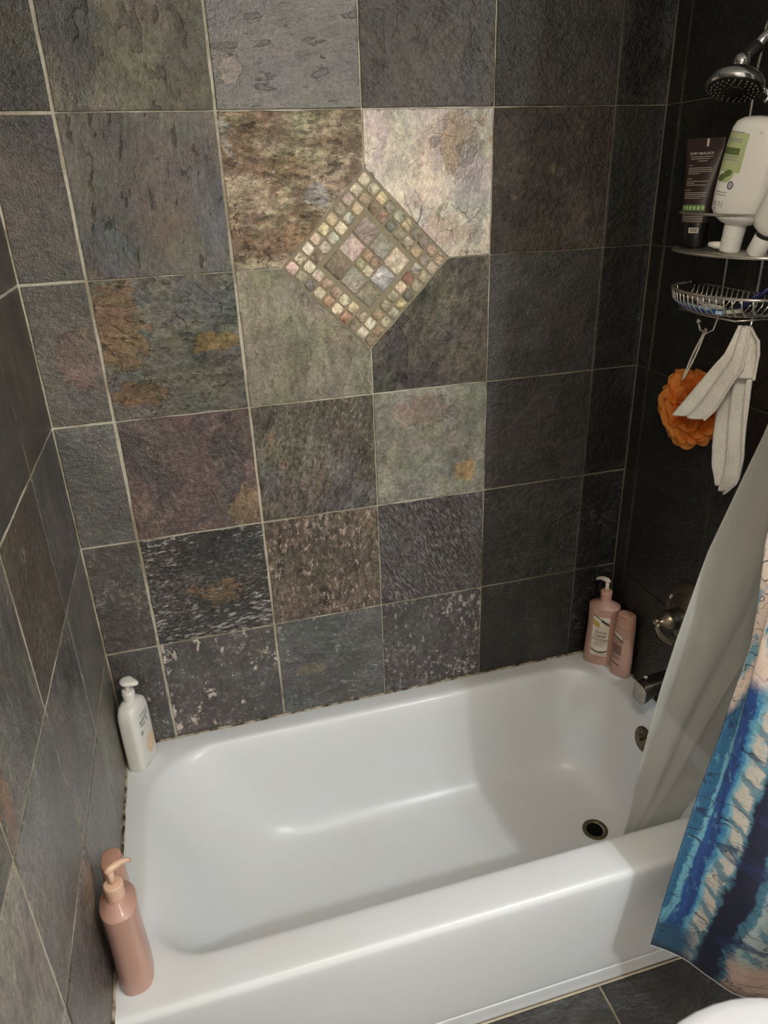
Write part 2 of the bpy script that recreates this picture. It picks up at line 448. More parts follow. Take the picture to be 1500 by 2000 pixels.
BT[2,4] = dict(A=(78,76,72), B=(70,70,68), C=(80,72,66), Pits=.1, Fine=.35, edge=(130,124,112), p1=((80,78,76),-.08,.0,.085,.10))
BT[2,5] = dict(A=(56,53,48), B=(50,49,46), Pits=.1, Fine=.3)
BT[3,0] = dict(A=(88,86,82), B=(80,80,78), C=(94,88,82), Pits=.2, Fine=.35, Cracks=.4, Ledge=.8)
BT[3,1] = dict(A=(98,72,66), B=(82,64,64), C=(124,94,74), ThrC=.60, Angle=R(80), Stretch=1.3, Pits=.3, Bump=.55, Fine=.6, p1=((72,58,62),.09,.01,.04,.11), p2=((122,92,66),.12,-.1,.04,.05))
BT[3,2] = dict(A=(112,102,90), B=(100,92,78), C=(128,98,80), ThrC=.57, Angle=R(75), Stretch=3, Pits=.5, Bump=.8, Fine=.85, ThrD=0.595, D=(170,162,156), edge=(150,142,134), p1=((112,110,110),.075,-.09,.06,.085), p2=((98,98,96),-.12,-.05,.03,.05))
BT[3,3] = dict(A=(130,128,112), B=(118,118,106), C=(136,120,98), Angle=R(85), Stretch=1.4, Pits=.3, Bump=.5, Fine=.5, p1=((124,108,94),-.02,.09,.06,.04), p2=((146,114,64),.10,-.08,.035,.03))
BT[3,4] = dict(A=(76,68,64), B=(66,62,62), C=(84,64,58), Pits=.2, Fine=.45, ThrD=0.775, D=(120,116,110))
BT[3,5] = dict(A=(50,46,43), B=(46,45,43), Pits=.1, Fine=.3, ThrD=0.815, D=(90,86,82))
BT[4,0] = dict(A=(76,70,66), B=(70,67,65), C=(82,68,64), Pits=.2, Fine=.35, edge=(150,140,126), Cracks=.35)
BT[4,1] = dict(A=(66,62,57), B=(58,58,58), C=(100,70,52), ThrC=.60, Stretch=3, Pits=.5, Bump=.85, Fine=.9, ThrD=0.535, D=(196,190,184), Angle=.08, p1=((58,60,66),.06,.1,.05,.04), p2=((112,84,60),.02,-.02,.06,.035))
BT[4,2] = dict(A=(110,90,78), B=(100,88,72), C=(118,88,72), Angle=R(85), Stretch=2.4, Pits=.5, Bump=.8, Fine=.9, ThrD=0.550, D=(200,178,164), edge=(170,150,130), p1=((96,88,84),.0,.11,.022,.05), p2=((40,38,36),-.008,-.085,.017,.038))
BT[4,3] = dict(A=(96,86,86), B=(86,78,80), C=(104,90,84), Angle=R(-64), Stretch=5, Pits=.4, Bump=.9, Fine=.9, ThrD=0.505, D=(160,156,158))
BT[4,4] = dict(A=(68,66,63), B=(58,58,58), C=(80,70,62), Pits=.4, Bump=.7, Fine=.7, Stretch=2, ThrD=0.635, D=(130,126,120))
BT[4,5] = dict(A=(44,43,41), B=(40,40,39), Pits=.1, Fine=.4)
BT[5,0] = dict(A=(84,82,84), B=(76,74,76), C=(90,84,84), Pits=.2, Angle=V_, ThrD=0.635, D=(188,180,176))
BT[5,1] = dict(A=(82,78,80), B=(74,70,74), C=(86,82,84), Pits=.2, Angle=V_, Stretch=1.3, ThrD=0.575, D=(214,200,190), DScale=22)
BT[5,2] = dict(A=(86,88,90), B=(74,77,80), C=(104,104,100), Pits=.3, Stretch=1.6, ThrD=0.605, D=(176,172,166), Bump=.6, edge=(150,146,140), p1=((112,108,82),-.06,-.01,.035,.018))
BT[5,3] = dict(A=(84,78,78), B=(74,70,72), C=(92,78,76), Pits=.3, Angle=V_, Stretch=1.6, ThrD=0.550, D=(190,184,178), Bump=.7)
BT[5,4] = dict(A=(62,61,59), B=(52,53,53), C=(70,66,60), Pits=.3, Fine=.6, ThrD=0.645, D=(140,134,124), Stretch=1.4, Angle=V_)
BT[5,5] = dict(A=(40,39,38), B=(36,36,36), Pits=.1, Fine=.4)
MC = (-0.001, 1.2395); MD = 0.1985          # mosaic centre and half diagonal
def clip_diamond(poly, corner):
    """cut the corner of a tile off along the edge of the mosaic diamond"""
    sx = 1 if sum(p[0] for p in poly)/len(poly) > MC[0] else -1
    sz = 1 if sum(p[1] for p in poly)/len(poly) > MC[1] else -1
    f = lambda p: sx*(p[0]-MC[0]) + sz*(p[1]-MC[1]) - (MD + .003)
    out = []
    for i in range(len(poly)):
        a, b = poly[i], poly[(i+1) % len(poly)]
        fa, fb = f(a), f(b)
        if fa >= 0: out.append(a)
        if (fa > 0) != (fb > 0):
            tt = fa/(fa-fb); out.append((a[0]+(b[0]-a[0])*tt, a[1]+(b[1]-a[1])*tt))
    return out
sd = 1
for r in range(6):
    for c in range(6):
        sd += 1
        spec = dict(BT[r, c]); A, B = spec.pop('A'), spec.pop('B')
        spec.setdefault('Seed', sd*3.37)
        if r >= 3: spec.setdefault('Scuff', (.22, .38, .42)[r-3] * (.35 if c >= 4 else 1))
        if c >= 4: spec['k'] = .60 if c == 4 else .30  # right columns darkened: curtain shade put into the stone colour
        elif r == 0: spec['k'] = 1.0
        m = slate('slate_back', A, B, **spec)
        x0, x1 = RX[c] + gx[c], RX[c+1] - gx[c+1]
        z1, z0 = ZH[r] - gz[r], ZH[r+1] + (gz[r+1] if r < 5 else -.004)
        if r == 0: z1 = 1.861 - .0015
        if c == 0:
            z1 = ZH[r] - .0032; z0 = ZH[r+1] + (.0032 if r < 5 else -.004)
        poly = [(x0, z0), (x1, z0), (x1, z1), (x0, z1)]
        if r in (1, 2) and c in (2, 3): poly = clip_diamond(poly, None)
        rough = spec.get('Bump', .45)
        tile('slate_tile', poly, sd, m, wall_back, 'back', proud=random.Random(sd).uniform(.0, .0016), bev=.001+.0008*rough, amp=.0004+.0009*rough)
# course above the picture
for c in range(6):
    m = slate('slate_back', (70, 66, 58), (60, 58, 54), Seed=200+c*2.1)
    tile('slate_tile', [(RX[c]+.0025, 1.863), (RX[c+1]-.002, 1.863), (RX[c+1]-.002, CEIL), (RX[c]+.0025, CEIL)], 300+c, m, wall_back, 'back')

# ---- mosaic diamond
mos_m = bmesh.new()
dpts = [(MC[0], MC[1]+MD), (MC[0]-MD, MC[1]), (MC[0], MC[1]-MD), (MC[0]+MD, MC[1])]
v0 = [mos_m.verts.new((p[0], -.0006, p[1])) for p in dpts]; v1 = [mos_m.verts.new((p[0], .004, p[1])) for p in dpts]
mos_m.faces.new(v0); mos_m.faces.new(list(reversed(v1)))
for i in range(4): mos_m.faces.new((v0[i], v1[i], v1[(i+1) % 4], v0[(i+1) % 4]))
mosaic = from_bm('mosaic_panel', mos_m, M['grout_dark'], wall_back)
mosaic['label'] = 'diamond mosaic of small tumbled stones set in the slate'
SQ = math.sqrt(.5)
def d2w(a, b):
    """mosaic grid: a runs down-right from the top corner, b down-left, both 0..1"""
    L = MD*2*SQ
    return (MC[0] + (a-b)*L*SQ, MC[1] + MD - (a+b)*L*SQ)
SMALL = {  # colours along the border as seen in the photo: (a index, b index)
 (0,0):(190,182,160),(0,1):(184,172,146),(0,2):(172,156,136),(0,3):(158,144,126),(0,4):(176,160,120),(0,5):(196,168,130),(0,6):(190,164,140),(0,7):(176,174,160),(0,8):(186,166,142),(0,9):(176,146,130),
 (1,0):(184,172,142),(2,0):(200,180,136),(3,0):(122,114,98),(4,0):(158,148,130),(5,0):(166,150,112),(6,0):(132,124,106),(7,0):(140,124,104),(8,0):(160,124,98),(9,0):(198,164,124),
 (1,1):(148,128,104),(1,2):(190,170,126),(1,3):(158,152,138),(1,4):(186,174,148),(1,5):(150,150,136),(1,6):(178,168,146),(1,7):(150,120,100),(1,8):(190,182,152),(1,9):(162,152,132),
 (2,1):(150,118,92),(3,1):(150,112,88),(4,1):(110,108,98),(5,1):(146,132,108),(6,1):(170,156,130),(7,1):(154,132,100),(8,1):(150,138,118),(9,1):(140,128,106),
 (2,8):(180,168,144),(3,8):(166,132,104),(4,8):(176,138,118),(5,8):(176,164,142),(6,8):(178,162,122),(7,8):(160,144,116),(8,8):(206,194,172),(9,8):(150,124,92),
 (2,9):(106,98,98),(3,9):(178,170,140),(4,9):(166,120,98),(5,9):(206,184,152),(6,9):(156,110,88),(7,9):(160,142,120),(8,9):(176,166,146),(9,9):(128,106,82),
 (8,2):(160,152,138),(8,3):(140,86,68),(8,4):(196,168,136),(8,5):(150,138,116),(8,6):(136,122,98),(8,7):(156,136,104),
 (9,2):(150,138,114),(9,3):(170,152,130),(9,4):(116,110,92),(9,5):(178,150,106),(9,6):(160,150,130),(9,7):(170,154,126)}
def pebble(name, corners, seed, mat, h, rnd):
    """rounded stone: quad corners in wall coordinates, domed front"""
    rng = random.Random(seed)
    c = Vector((sum(p[0] for p in corners)/4, sum(p[1] for p in corners)/4))
    P = [Vector(p)-c for p in corners]
    out = []
    for i in range(4):
        a, p, b = P[i-1], P[i], P[(i+1) % 4]
        q = rnd*rng.uniform(.7, 1.3)
        p1 = p.lerp(a, q); p2 = p.lerp(b, q)
        out += [p1, (p1+p2)/2*.35 + p*.65, p2]
    n = len(out); s = rng.uniform(.94, 1.0)
    out = [p*s + Vector((rng.uniform(-.0004, .0004), rng.uniform(-.0004, .0004))) for p in out]
    vs = []; tl = [rng.uniform(-.0008, .0008) for _ in range(2)]
    for k, d in ((1.0, .0015), (1.0, -h*.55), (.92, -h)):
        vs += [(p.x*k, d + (tl[0]*p.x+tl[1]*p.y)/.02*(d < 0), p.y*k) for p in out]
    vs.append((0, -h*1.08, 0))
    fs = []
    for a in (0, n):
        for i in range(n): fs.append((a+i, a+(i+1) % n, a+n+(i+1) % n, a+n+i))
    for i in range(n): fs.append((2*n+i, 2*n+(i+1) % n, 3*n))
    o = from_py(name, vs, fs, mat, mosaic, smooth=True)
    o.location = (c.x, -.0004, c.y)
    return o
cell = .985/10
def cell_quad(a0, a1, b0, b1, g):
    e = .0075
    q = [(a0+g, b0+g), (a1-g, b0+g), (a1-g, b1-g), (a0+g, b1-g)]
    return [d2w(e+a*(1-2*e), e+b*(1-2*e)) for a, b in q]
pal = {}
def stone_mat(col, i, streak=1.0):
    c2 = tuple(int(v*.78) for v in col)
    return slate('mosaic_stone', tuple(min(255, int(v*1.06)) for v in col), tuple(min(255, int(v*1.0)) for v in col), c2, Seed=500+i*1.9, k=1.5, ThrC=.54, Angle=(i*.7) % 3, Stretch=3*streak, Pits=.7, Bump=.45, Fine=.55, Rough=.42)
i = 0
for a in range(10):
    for b in range(10):
        if 2 <= a <= 7 and 2 <= b <= 7: continue
        i += 1
        colr = SMALL.get((a, b), (165, 150, 125))
        pebble('mosaic_stone', cell_quad(a/10, (a+1)/10, b/10, (b+1)/10, .0060), i, stone_mat(colr, i), .0042, .26)
lo_, hi_ = .232, .768; st_ = (hi_-lo_)/3
MED = {(0,0):(136,116,104),(1,0):(130,122,112),(2,0):(190,160,144),(0,1):(180,158,142),(2,1):(140,142,146),(0,2):(108,94,74),(1,2):(134,128,116),(2,2):(120,112,96)}
MIN_ = [(148,120,84),(176,160,124),(128,100,80),(190,176,148)]
for a in range(3):
    for b in range(3):
        i += 1
        q = (lo_+a*st_, lo_+(a+1)*st_, lo_+b*st_, lo_+(b+1)*st_)
        if (a, b) == (1, 1):
            k = 0
            for aa in (0, 1):
                for bb in (0, 1):
                    i += 1
                    pebble('mosaic_stone', cell_quad(q[0]+aa*st_/2, q[0]+(aa+1)*st_/2, q[2]+bb*st_/2, q[2]+(bb+1)*st_/2, .004), i, stone_mat(MIN_[k], i), .0034, .22); k += 1
        else:
            mm = stone_mat(MED[a, b], i)
            if (a, b) == (2, 1):
                mm = slate('mosaic_stone', (150,152,158), (84,90,104), (206,206,206), Seed=77, ThrC=.55, Pits=.6, Bump=.4, Fine=.6, Stretch=1.4)
            pebble('mosaic_stone', cell_quad(*q, .0045), i, mm, .0036, .05)

# ---- left wall tiles
LY = [0.0, -0.3046, -0.6136, -0.9191, -1.228, -1.537]
LROW = [1.861, 1.5526, 1.2401, .9294, .6236, .3117, .003, -.3]
LT = {}
base_l = [(78,72,64), (84,76,66), (70,66,60), (90,82,74)]
LT[2,0] = dict(A=(84,74,62), B=(70,62,58), C=(66,64,62), Angle=V_)
LT[3,0] = dict(A=(92,90,88), B=(82,82,82), C=(100,98,96), Angle=R(80), Stretch=4)
LT[3,1] = dict(A=(92,72,66), B=(84,74,64), C=(110,84,60), Angle=R(80), Stretch=3)
LT[3,2] = dict(A=(96,92,88), B=(86,86,86), C=(128,92,60), Angle=R(80), Stretch=2, p1=((130,92,58),-.12,-.05,.03,.12))
LT[4,0] = dict(A=(104,102,96), B=(96,96,94), C=(110,104,96), Angle=R(85), Stretch=4)
LT[4,1] = dict(A=(98,96,96), B=(88,88,90), C=(112,108,106), Angle=R(80), Stretch=3, ThrD=0.655, D=(190,176,150), p1=((66,66,70),.08,.09,.06,.06))
LT[4,2] = dict(A=(112,110,108), B=(100,100,102), C=(126,122,118), Angle=R(80), Stretch=3, ThrD=0.695, D=(176,172,168))
LT[4,3] = dict(A=(140,134,122), B=(126,122,114), C=(150,136,112), Angle=R(80), Stretch=3)
LT[5,0] = dict(A=(126,124,114), B=(116,114,106), C=(120,110,98), Angle=V_, Stretch=2)
LT[5,1] = dict(A=(112,106,104), B=(106,98,94), C=(120,112,108), Angle=V_, Stretch=3)
LT[5,2] = dict(A=(100,88,84), B=(88,82,84), C=(120,96,84), Angle=V_, Stretch=1.6, p1=((134,104,88),.11,.10,.04,.05))
LT[5,3] = dict(A=(136,134,130), B=(124,124,122), C=(148,138,122), Angle=V_, Stretch=3)
for r in range(8):
    for c in range(5):
        if r == 7 and c < 2: continue
        sd += 1
        spec = dict(LT.get((r-1, c), dict(A=base_l[(r*3+c) % 4], B=(68,66,62), C=(96,84,70), Angle=V_, Stretch=2.5)))
        A, B = spec.pop('A'), spec.pop('B'); spec.setdefault('Seed', sd*2.9)
        if r >= 4: spec.setdefault('ThrD', .60); spec.setdefault('D', (150, 147, 140)); spec.setdefault('Scuff', .3)
        m = slate('slate_left', A, B, k=.98, **spec)
        y1, y0 = LY[c] - (.004 if c == 0 else .0030), LY[c+1] + .0030
        if r == 7: z1, z0 = .003-.002, -.305
        elif r == 0: z1, z0 = CEIL, 1.863
        else: z1, z0 = LROW[r-1] - .0029, LROW[r] + .0029
        tile('slate_tile', [(y0, z0), (y1, z0), (y1, z1), (y0, z1)], sd, m, wall_left, 'left', proud=random.Random(sd).uniform(0, .0014), amp=.001)
# ---- right wall tiles (u runs away from the back corner)
RY = [0.0, .055, .358, .663, .80]
for r in range(8):
    for c in range(4):
        sd += 1
        k = ((38,35,32), (34,32,30), (42,37,34), (32,31,30))[(r*2+c) % 4]  # near-black stone tones carry the shade of this unlit wall
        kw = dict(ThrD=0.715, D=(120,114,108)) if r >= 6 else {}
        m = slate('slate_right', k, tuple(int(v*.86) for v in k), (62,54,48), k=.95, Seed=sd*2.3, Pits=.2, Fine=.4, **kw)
        if r == 7: continue
        z1, z0 = (CEIL, 1.863) if r == 0 else (LROW[r-1] - .0016, LROW[r] + .0016)
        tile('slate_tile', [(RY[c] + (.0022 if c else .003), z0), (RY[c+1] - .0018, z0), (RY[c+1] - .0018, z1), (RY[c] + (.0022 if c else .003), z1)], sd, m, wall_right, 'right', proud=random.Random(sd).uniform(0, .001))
# ---- floor tiles
FX = [.3055 + .306*k for k in range(-4, 4)]
FY = [-.7655, -1.073, -1.382, -1.687, -1.992]
for c in range(len(FX)-1):
    for r in range(4):
        sd += 1
        kk = ((72,72,76), (58,58,60), (66,64,64))[(c+r) % 3]
        x0 = max(FX[c]+.003, XL+.002)
        m = slate('slate_floor', kk, tuple(int(v*.8) for v in kk), (84,82,82), k=.8, Seed=sd*1.7, Pits=.3, Fine=.6, ThrD=0.705, D=(150,150,152), Rough=.5)
        tile('slate_tile', [(x0, FY[r+1]+.003), (FX[c+1]-.003, FY[r+1]+.003), (FX[c+1]-.003, FY[r]-.003), (x0, FY[r]-.003)], sd, m, floor, 'floor')

# ------------------------------------------------------------------ bathtub
def make_enamel():
    m, t, b = new_mat('white_enamel')
    tc = t.n('ShaderNodeTexCoord').outputs['Object']
    n = t.noise(tc, 6, 5, .6); n2 = t.noise(tc, 40, 6, .7)
    c = t.mix(t.smooth(n, .35, .75), rgb(234, 238, 242), rgb(233, 235, 235))
    c = t.mix(t.m('MULTIPLY', t.smooth(n2, .66, .8), .22), c, rgb(190, 178, 155))
    t.put(b.inputs['Base Color'], c)
    t.put(b.inputs['Roughness'], t.m('MULTIPLY_ADD', n2, .12, .27))
    b.inputs['Coat Weight'].default_value = .12; b.inputs['Coat Roughness'].default_value = .2
    return m
M['enamel'] = make_enamel()
def rrect(L, Rr, F, Bk, z, rad, k=9, ns=6):
    """rounded rectangle loop; rad = radii at (right-back, left-back, left-front, right-front)"""
    pts = []
    cs = [(Rr, Bk, 0), (L, Bk, 90), (L, F, 180), (Rr, F, 270)]
    arcs = []
    for (cx, cy, a0), r in zip(cs, rad):
        ox = cx - r if a0 in (0, 270) else cx + r
        oy = cy - r if a0 in (0, 90) else cy + r
        arcs.append([Vector((ox + r*math.cos(R(a0+90*j/(k-1))), oy + r*math.sin(R(a0+90*j/(k-1))), z)) for j in range(k)])
    for i in range(4):
        pts += arcs[i]
        a, b = arcs[i][-1], arcs[(i+1) % 4][0]
        for j in range(1, ns): pts.append(a.lerp(b, j/ns))
    return pts
def build_tub():
    t = thing('bathtub', 'white enamelled alcove bathtub against the slate tile walls', 'bathtub')
    l, r, f, b = -.7475, .7465, -.765, -.0012
    s4 = lambda v: (v,)*4
    rings = [rrect(l, r, f+.004, b, -LIFT, s4(.003)), rrect(l, r, f+.004, b, -LIFT+.020, s4(.003)), rrect(l, r, f+.0035, b, -LIFT+.043, s4(.003)), rrect(l, r, f+.0045, b, -LIFT+.0465, s4(.003)),
             rrect(l, r, f+.0085, b, -LIFT+.0475, s4(.003)), rrect(l, r, f+.0085, b, -LIFT+.0495, s4(.003)),
             rrect(l, r, f+.0035, b, -LIFT+.0505, s4(.003)), rrect(l, r, f+.0015, b, -LIFT+.058, s4(.003)),
             rrect(l, r, f, b, -.19, s4(.003)), rrect(l, r, f, b, -.022, s4(.003)), rrect(l, r, f+.0025, b, -.010, s4(.003)),
             rrect(l, r, f+.010, b, -.0022, s4(.003)), rrect(l+.002, r-.002, f+.018, b-.002, 0, s4(.004)),
             rrect(-.702, .684, -.680, -.046, .0004, (.13, .165, .125, .10)),
             rrect(-.690, .672, -.668, -.056, -.002, (.13, .17, .13, .10)),
             rrect(-.680, .664, -.661, -.066, -.012, (.13, .175, .13, .10)),
             rrect(-.667, .659, -.657, -.075, -.035, (.13, .18, .13, .10)),
             rrect(-.630, .650, -.648, -.088, -.10, (.135, .19, .14, .105)),
             rrect(-.585, .640, -.637, -.102, -.18, (.14, .20, .15, .11)),
             rrect(-.540, .627, -.622, -.118, -.245, (.14, .20, .15, .115)),
             rrect(-.500, .611, -.602, -.140, -.288, (.14, .19, .15, .12)),
             rrect(-.455, .588, -.575, -.170, -.313, (.135, .17, .14, .12)),
             rrect(-.405, .560, -.540, -.205, -.3245, (.12, .14, .12, .11)),
             rrect(-.33, .52, -.49, -.255, -.327, (.10, .11, .10, .09)),
             rrect(-.15, .40, -.42, -.32, -.327, s4(.04))]
    bm = bmesh.new(); bm_loft(bm, rings, False, True)
    o = from_bm('tub_body', bm, M['enamel'], t, smooth=True)
    subsurf(o, 2)
    # drain
    chrome_old = plain('corroded_chrome', rgb(108, 100, 78), .4, metal=.85, var=.8, vscale=220, bump=.5)
    dark = plain('drain_hole', rgb(9, 9, 9), .6, spec=.1)
    d = bmesh.new()
    bm_lathe(d, [(.036, -.3285), (.0365, -.3245), (.034, -.3222), (.026, -.3235), (.0245, -.3265)], 36, Matrix.Translation((.513, -.392, 0)))
    dr = from_bm('drain', d, chrome_old, t, smooth=True); dr['label'] = 'dark corroded drain ring in the tub floor'
    d = bmesh.new(); bm_lathe(d, [(.0246, -.3262), (.020, -.3248), (.006, -.3244)], 28, Matrix.Translation((.513, -.392, 0)))
    from_bm('drain_hole', d, dark, dr)
    # overflow plate with trip lever
    mt = axis_mat((.6575, -.362, -.052), (-1, 0, .16))
    d = bmesh.new(); bm_lathe(d, [(.036, 0), (.036, .003), (.030, .007), (.012, .0085), (.002, .0085)], 32, mt)
    ov = from_bm('overflow_plate', d, chrome_old, t, smooth=True); ov['label'] = 'round chrome overflow plate at the drain end'
    d = bmesh.new(); bm_tube(d, [mt @ Vector((0, 0, .007)), mt @ Vector((0, 0, .016)), mt @ Vector((.006, .012, .022)), mt @ Vector((.010, .024, .023))], [.004, .004, .0045, .006], 8)
    from_bm('trip_lever', d, chrome_old, ov, smooth=True)
    return t
tub = build_tub()
# caulk beads
m_, t_, b_ = new_mat('caulk'); caulk = m_
tc_ = t_.n('ShaderNodeTexCoord').outputs['Object']
t_.put(b_.inputs['Base Color'], t_.mix(t_.smooth(t_.noise(tc_, 26, 6, .7), .40, .60), rgb(186, 176, 154), rgb(64, 50, 34)))
b_.inputs['Roughness'].default_value = .75
def bead(name, p0, p1, r, mat=None):
    bm = bmesh.new(); k = 40; rng = random.Random(len(name)); p0, p1 = Vector(p0), Vector(p1)
    bm_tube(bm, [p0.lerp(p1, i/k) for i in range(k+1)], [r*rng.uniform(.75, 1.25) for i in range(k+1)], 8)
    o = from_bm(name, bm, mat or caulk, smooth=True); o['kind'] = 'structure'; return o
bead('trim_1', (-.745, -.0015, .001), (.744, -.0015, .001), .0030)
bead('trim_2', (-.7475, -.76, .001), (-.7475, -.004, .001), .0036)
bead('trim_3', (.7465, -.76, .001), (.7465, -.004, .001), .0028)
bead('trim_4', (-.74, -.767, -LIFT+.0015), (.74, -.767, -LIFT+.0005), .0024, plain('pale_caulk', rgb(196, 184, 162), .8, var=.2, vscale=60))

# ------------------------------------------------------------------ bottles
def sq(a, b, n, z, N=40, ox=0, oy=0):
    out = []
    for j in range(N):
        th = 2*math.pi*j/N; c, s = math.cos(th), math.sin(th)
        out.append(Vector((ox + a*math.copysign(abs(c)**(2/n), c), oy + b*math.copysign(abs(s)**(2/n), s), z)))
    return out
def lerp_sec(secs, z):
    for s0, s1 in zip(secs, secs[1:]):
        if s0[0] <= z <= s1[0]:
            f = 0 if s1[0] == s0[0] else (z-s0[0])/(s1[0]-s0[0])
            return tuple(p+(q-p)*f for p, q in zip(s0, s1))
    return secs[-1]
def body(name, secs, mat, parent, N=40, lv=1):
    bm = bmesh.new(); bm_loft(bm, [sq(a, b, n, z, N) for z, a, b, n in secs])
    o = from_bm(name, bm, mat, parent); autosmooth(o, 50); return o
def on_front(secs, s, z, off, side='front'):
    """wrap a flat mark on a bottle: s metres across, z height; side faces -y or +x"""
    _, a, b, n = lerp_sec(secs, z)
    if side == 'front':
        k = min(.985, abs(s)/a); return Vector((s, -b*(1-k**n)**(1/n) - off, z))
    k = min(.985, abs(s)/b); return Vector((a*(1-k**n)**(1/n) + off, s, z))
def wrap_grid(bm, secs, s0, s1, z0, z1, off, nx=8, nz=8, side='front', skew=0.0, curve=0.0, taper=1.0):
    vs = []
    for i in range(nz+1):
        fz = i/nz; row = []
        for j in range(nx+1):
            fx = j/nx
            s = (s0 + (s1-s0)*fx)*(1 + (taper-1)*fz)
            z = z0 + (z1-z0)*fz + skew*(fx-.5) + curve*((2*fx-1)**2)
            row.append(bm.verts.new(on_front(secs, s, z, off, side)))
        vs.append(row)
    for i in range(nz):
        for j in range(nx): bm.faces.new((vs[i][j], vs[i][j+1], vs[i+1][j+1], vs[i+1][j]))
def wrap_ellipse(bm, secs, cs, cz, ra, rb, off, side='front', n=20, ang=0):
    c0 = bm.verts.new(on_front(secs, cs, cz, off, side)); ring = []
    for j in range(n):
        x, y = ra*math.cos(2*math.pi*j/n), rb*math.sin(2*math.pi*j/n)
        ring.append(bm.verts.new(on_front(secs, cs + x*math.cos(ang)-y*math.sin(ang), cz + x*math.sin(ang)+y*math.cos(ang), off, side)))
    for j in range(n): bm.faces.new((c0, ring[j], ring[(j+1) % n]))
def text_mesh(txt, size, shear=0.0, bold=0.0, sx=1.0):
    cu = bpy.data.curves.new('t', 'FONT'); cu.body = txt; cu.size = size; cu.align_x = 'CENTER'; cu.align_y = 'CENTER'
    cu.shear = shear; cu.offset = bold; cu.resolution_u = 3
    o = bpy.data.objects.new('t', cu); COL.objects.link(o)
    dg = bpy.context.evaluated_depsgraph_get(); me = bpy.data.meshes.new_from_object(o.evaluated_get(dg))
    out = ([(v.co.x*sx, v.co.y) for v in me.vertices], [tuple(p.vertices) for p in me.polygons])
    bpy.data.objects.remove(o); bpy.data.curves.remove(cu); bpy.data.meshes.remove(me)
    return out
def wrap_text(bm, secs, txt, size, cs, cz, off, side='front', flip=False, mx=1, **kw):
    vs, fs = text_mesh(txt, size, **kw)
    if flip: vs = [(-x, -y) for x, y in vs]
    vv = [bm.verts.new(on_front(secs, cs + mx*x, cz + y, off, side)) for x, y in vs]
    for f in fs:
        try: bm.faces.new([vv[i] for i in f])
        except ValueError: pass

M['peach'] = plain('peach_plastic', rgb(190, 150, 135), .36, var=.03, vscale=400, coat=.3)
M['peach_cap'] = plain('peach_cap_plastic', rgb(192, 148, 128), .38, var=.03, vscale=300, coat=.2)
M['pump_white'] = plain('clouded_pump_plastic', rgb(214, 200, 188), .3, var=.03)
M['pump_peach'] = plain('pale_peach_pump', rgb(222, 184, 160), .3, var=.03)
M['label_cream'] = plain('cream_label', rgb(226, 214, 198), .45, var=.03, vscale=200)
M['print_black'] = plain('black_print', rgb(28, 24, 24), .5)
M['print_gold'] = plain('gold_print', rgb(190, 165, 70), .4, var=.2, vscale=150)
M['print_grey'] = plain('grey_print', rgb(150, 153, 156), .5, var=.15)
M['white_plastic'] = plain('white_plastic', rgb(232, 230, 224), .3, var=.02, coat=.25)
SU = [(0, .047, .030, 2.6), (.004, .0505, .033, 2.6), (.03, .0500, .0335, 2.5), (.09, .0475, .0325, 2.4), (.14, .0455, .0318, 2.3),
      (.18, .0462, .0325, 2.3), (.200, .0466, .0336, 2.3), (.2038, .0464, .0334, 2.3), (.2058, .0448, .0322, 2.3), (.2175, .0195, .0180, 2), (.221, .0168, .0168, 2), (.223, .0165, .0165, 2)]
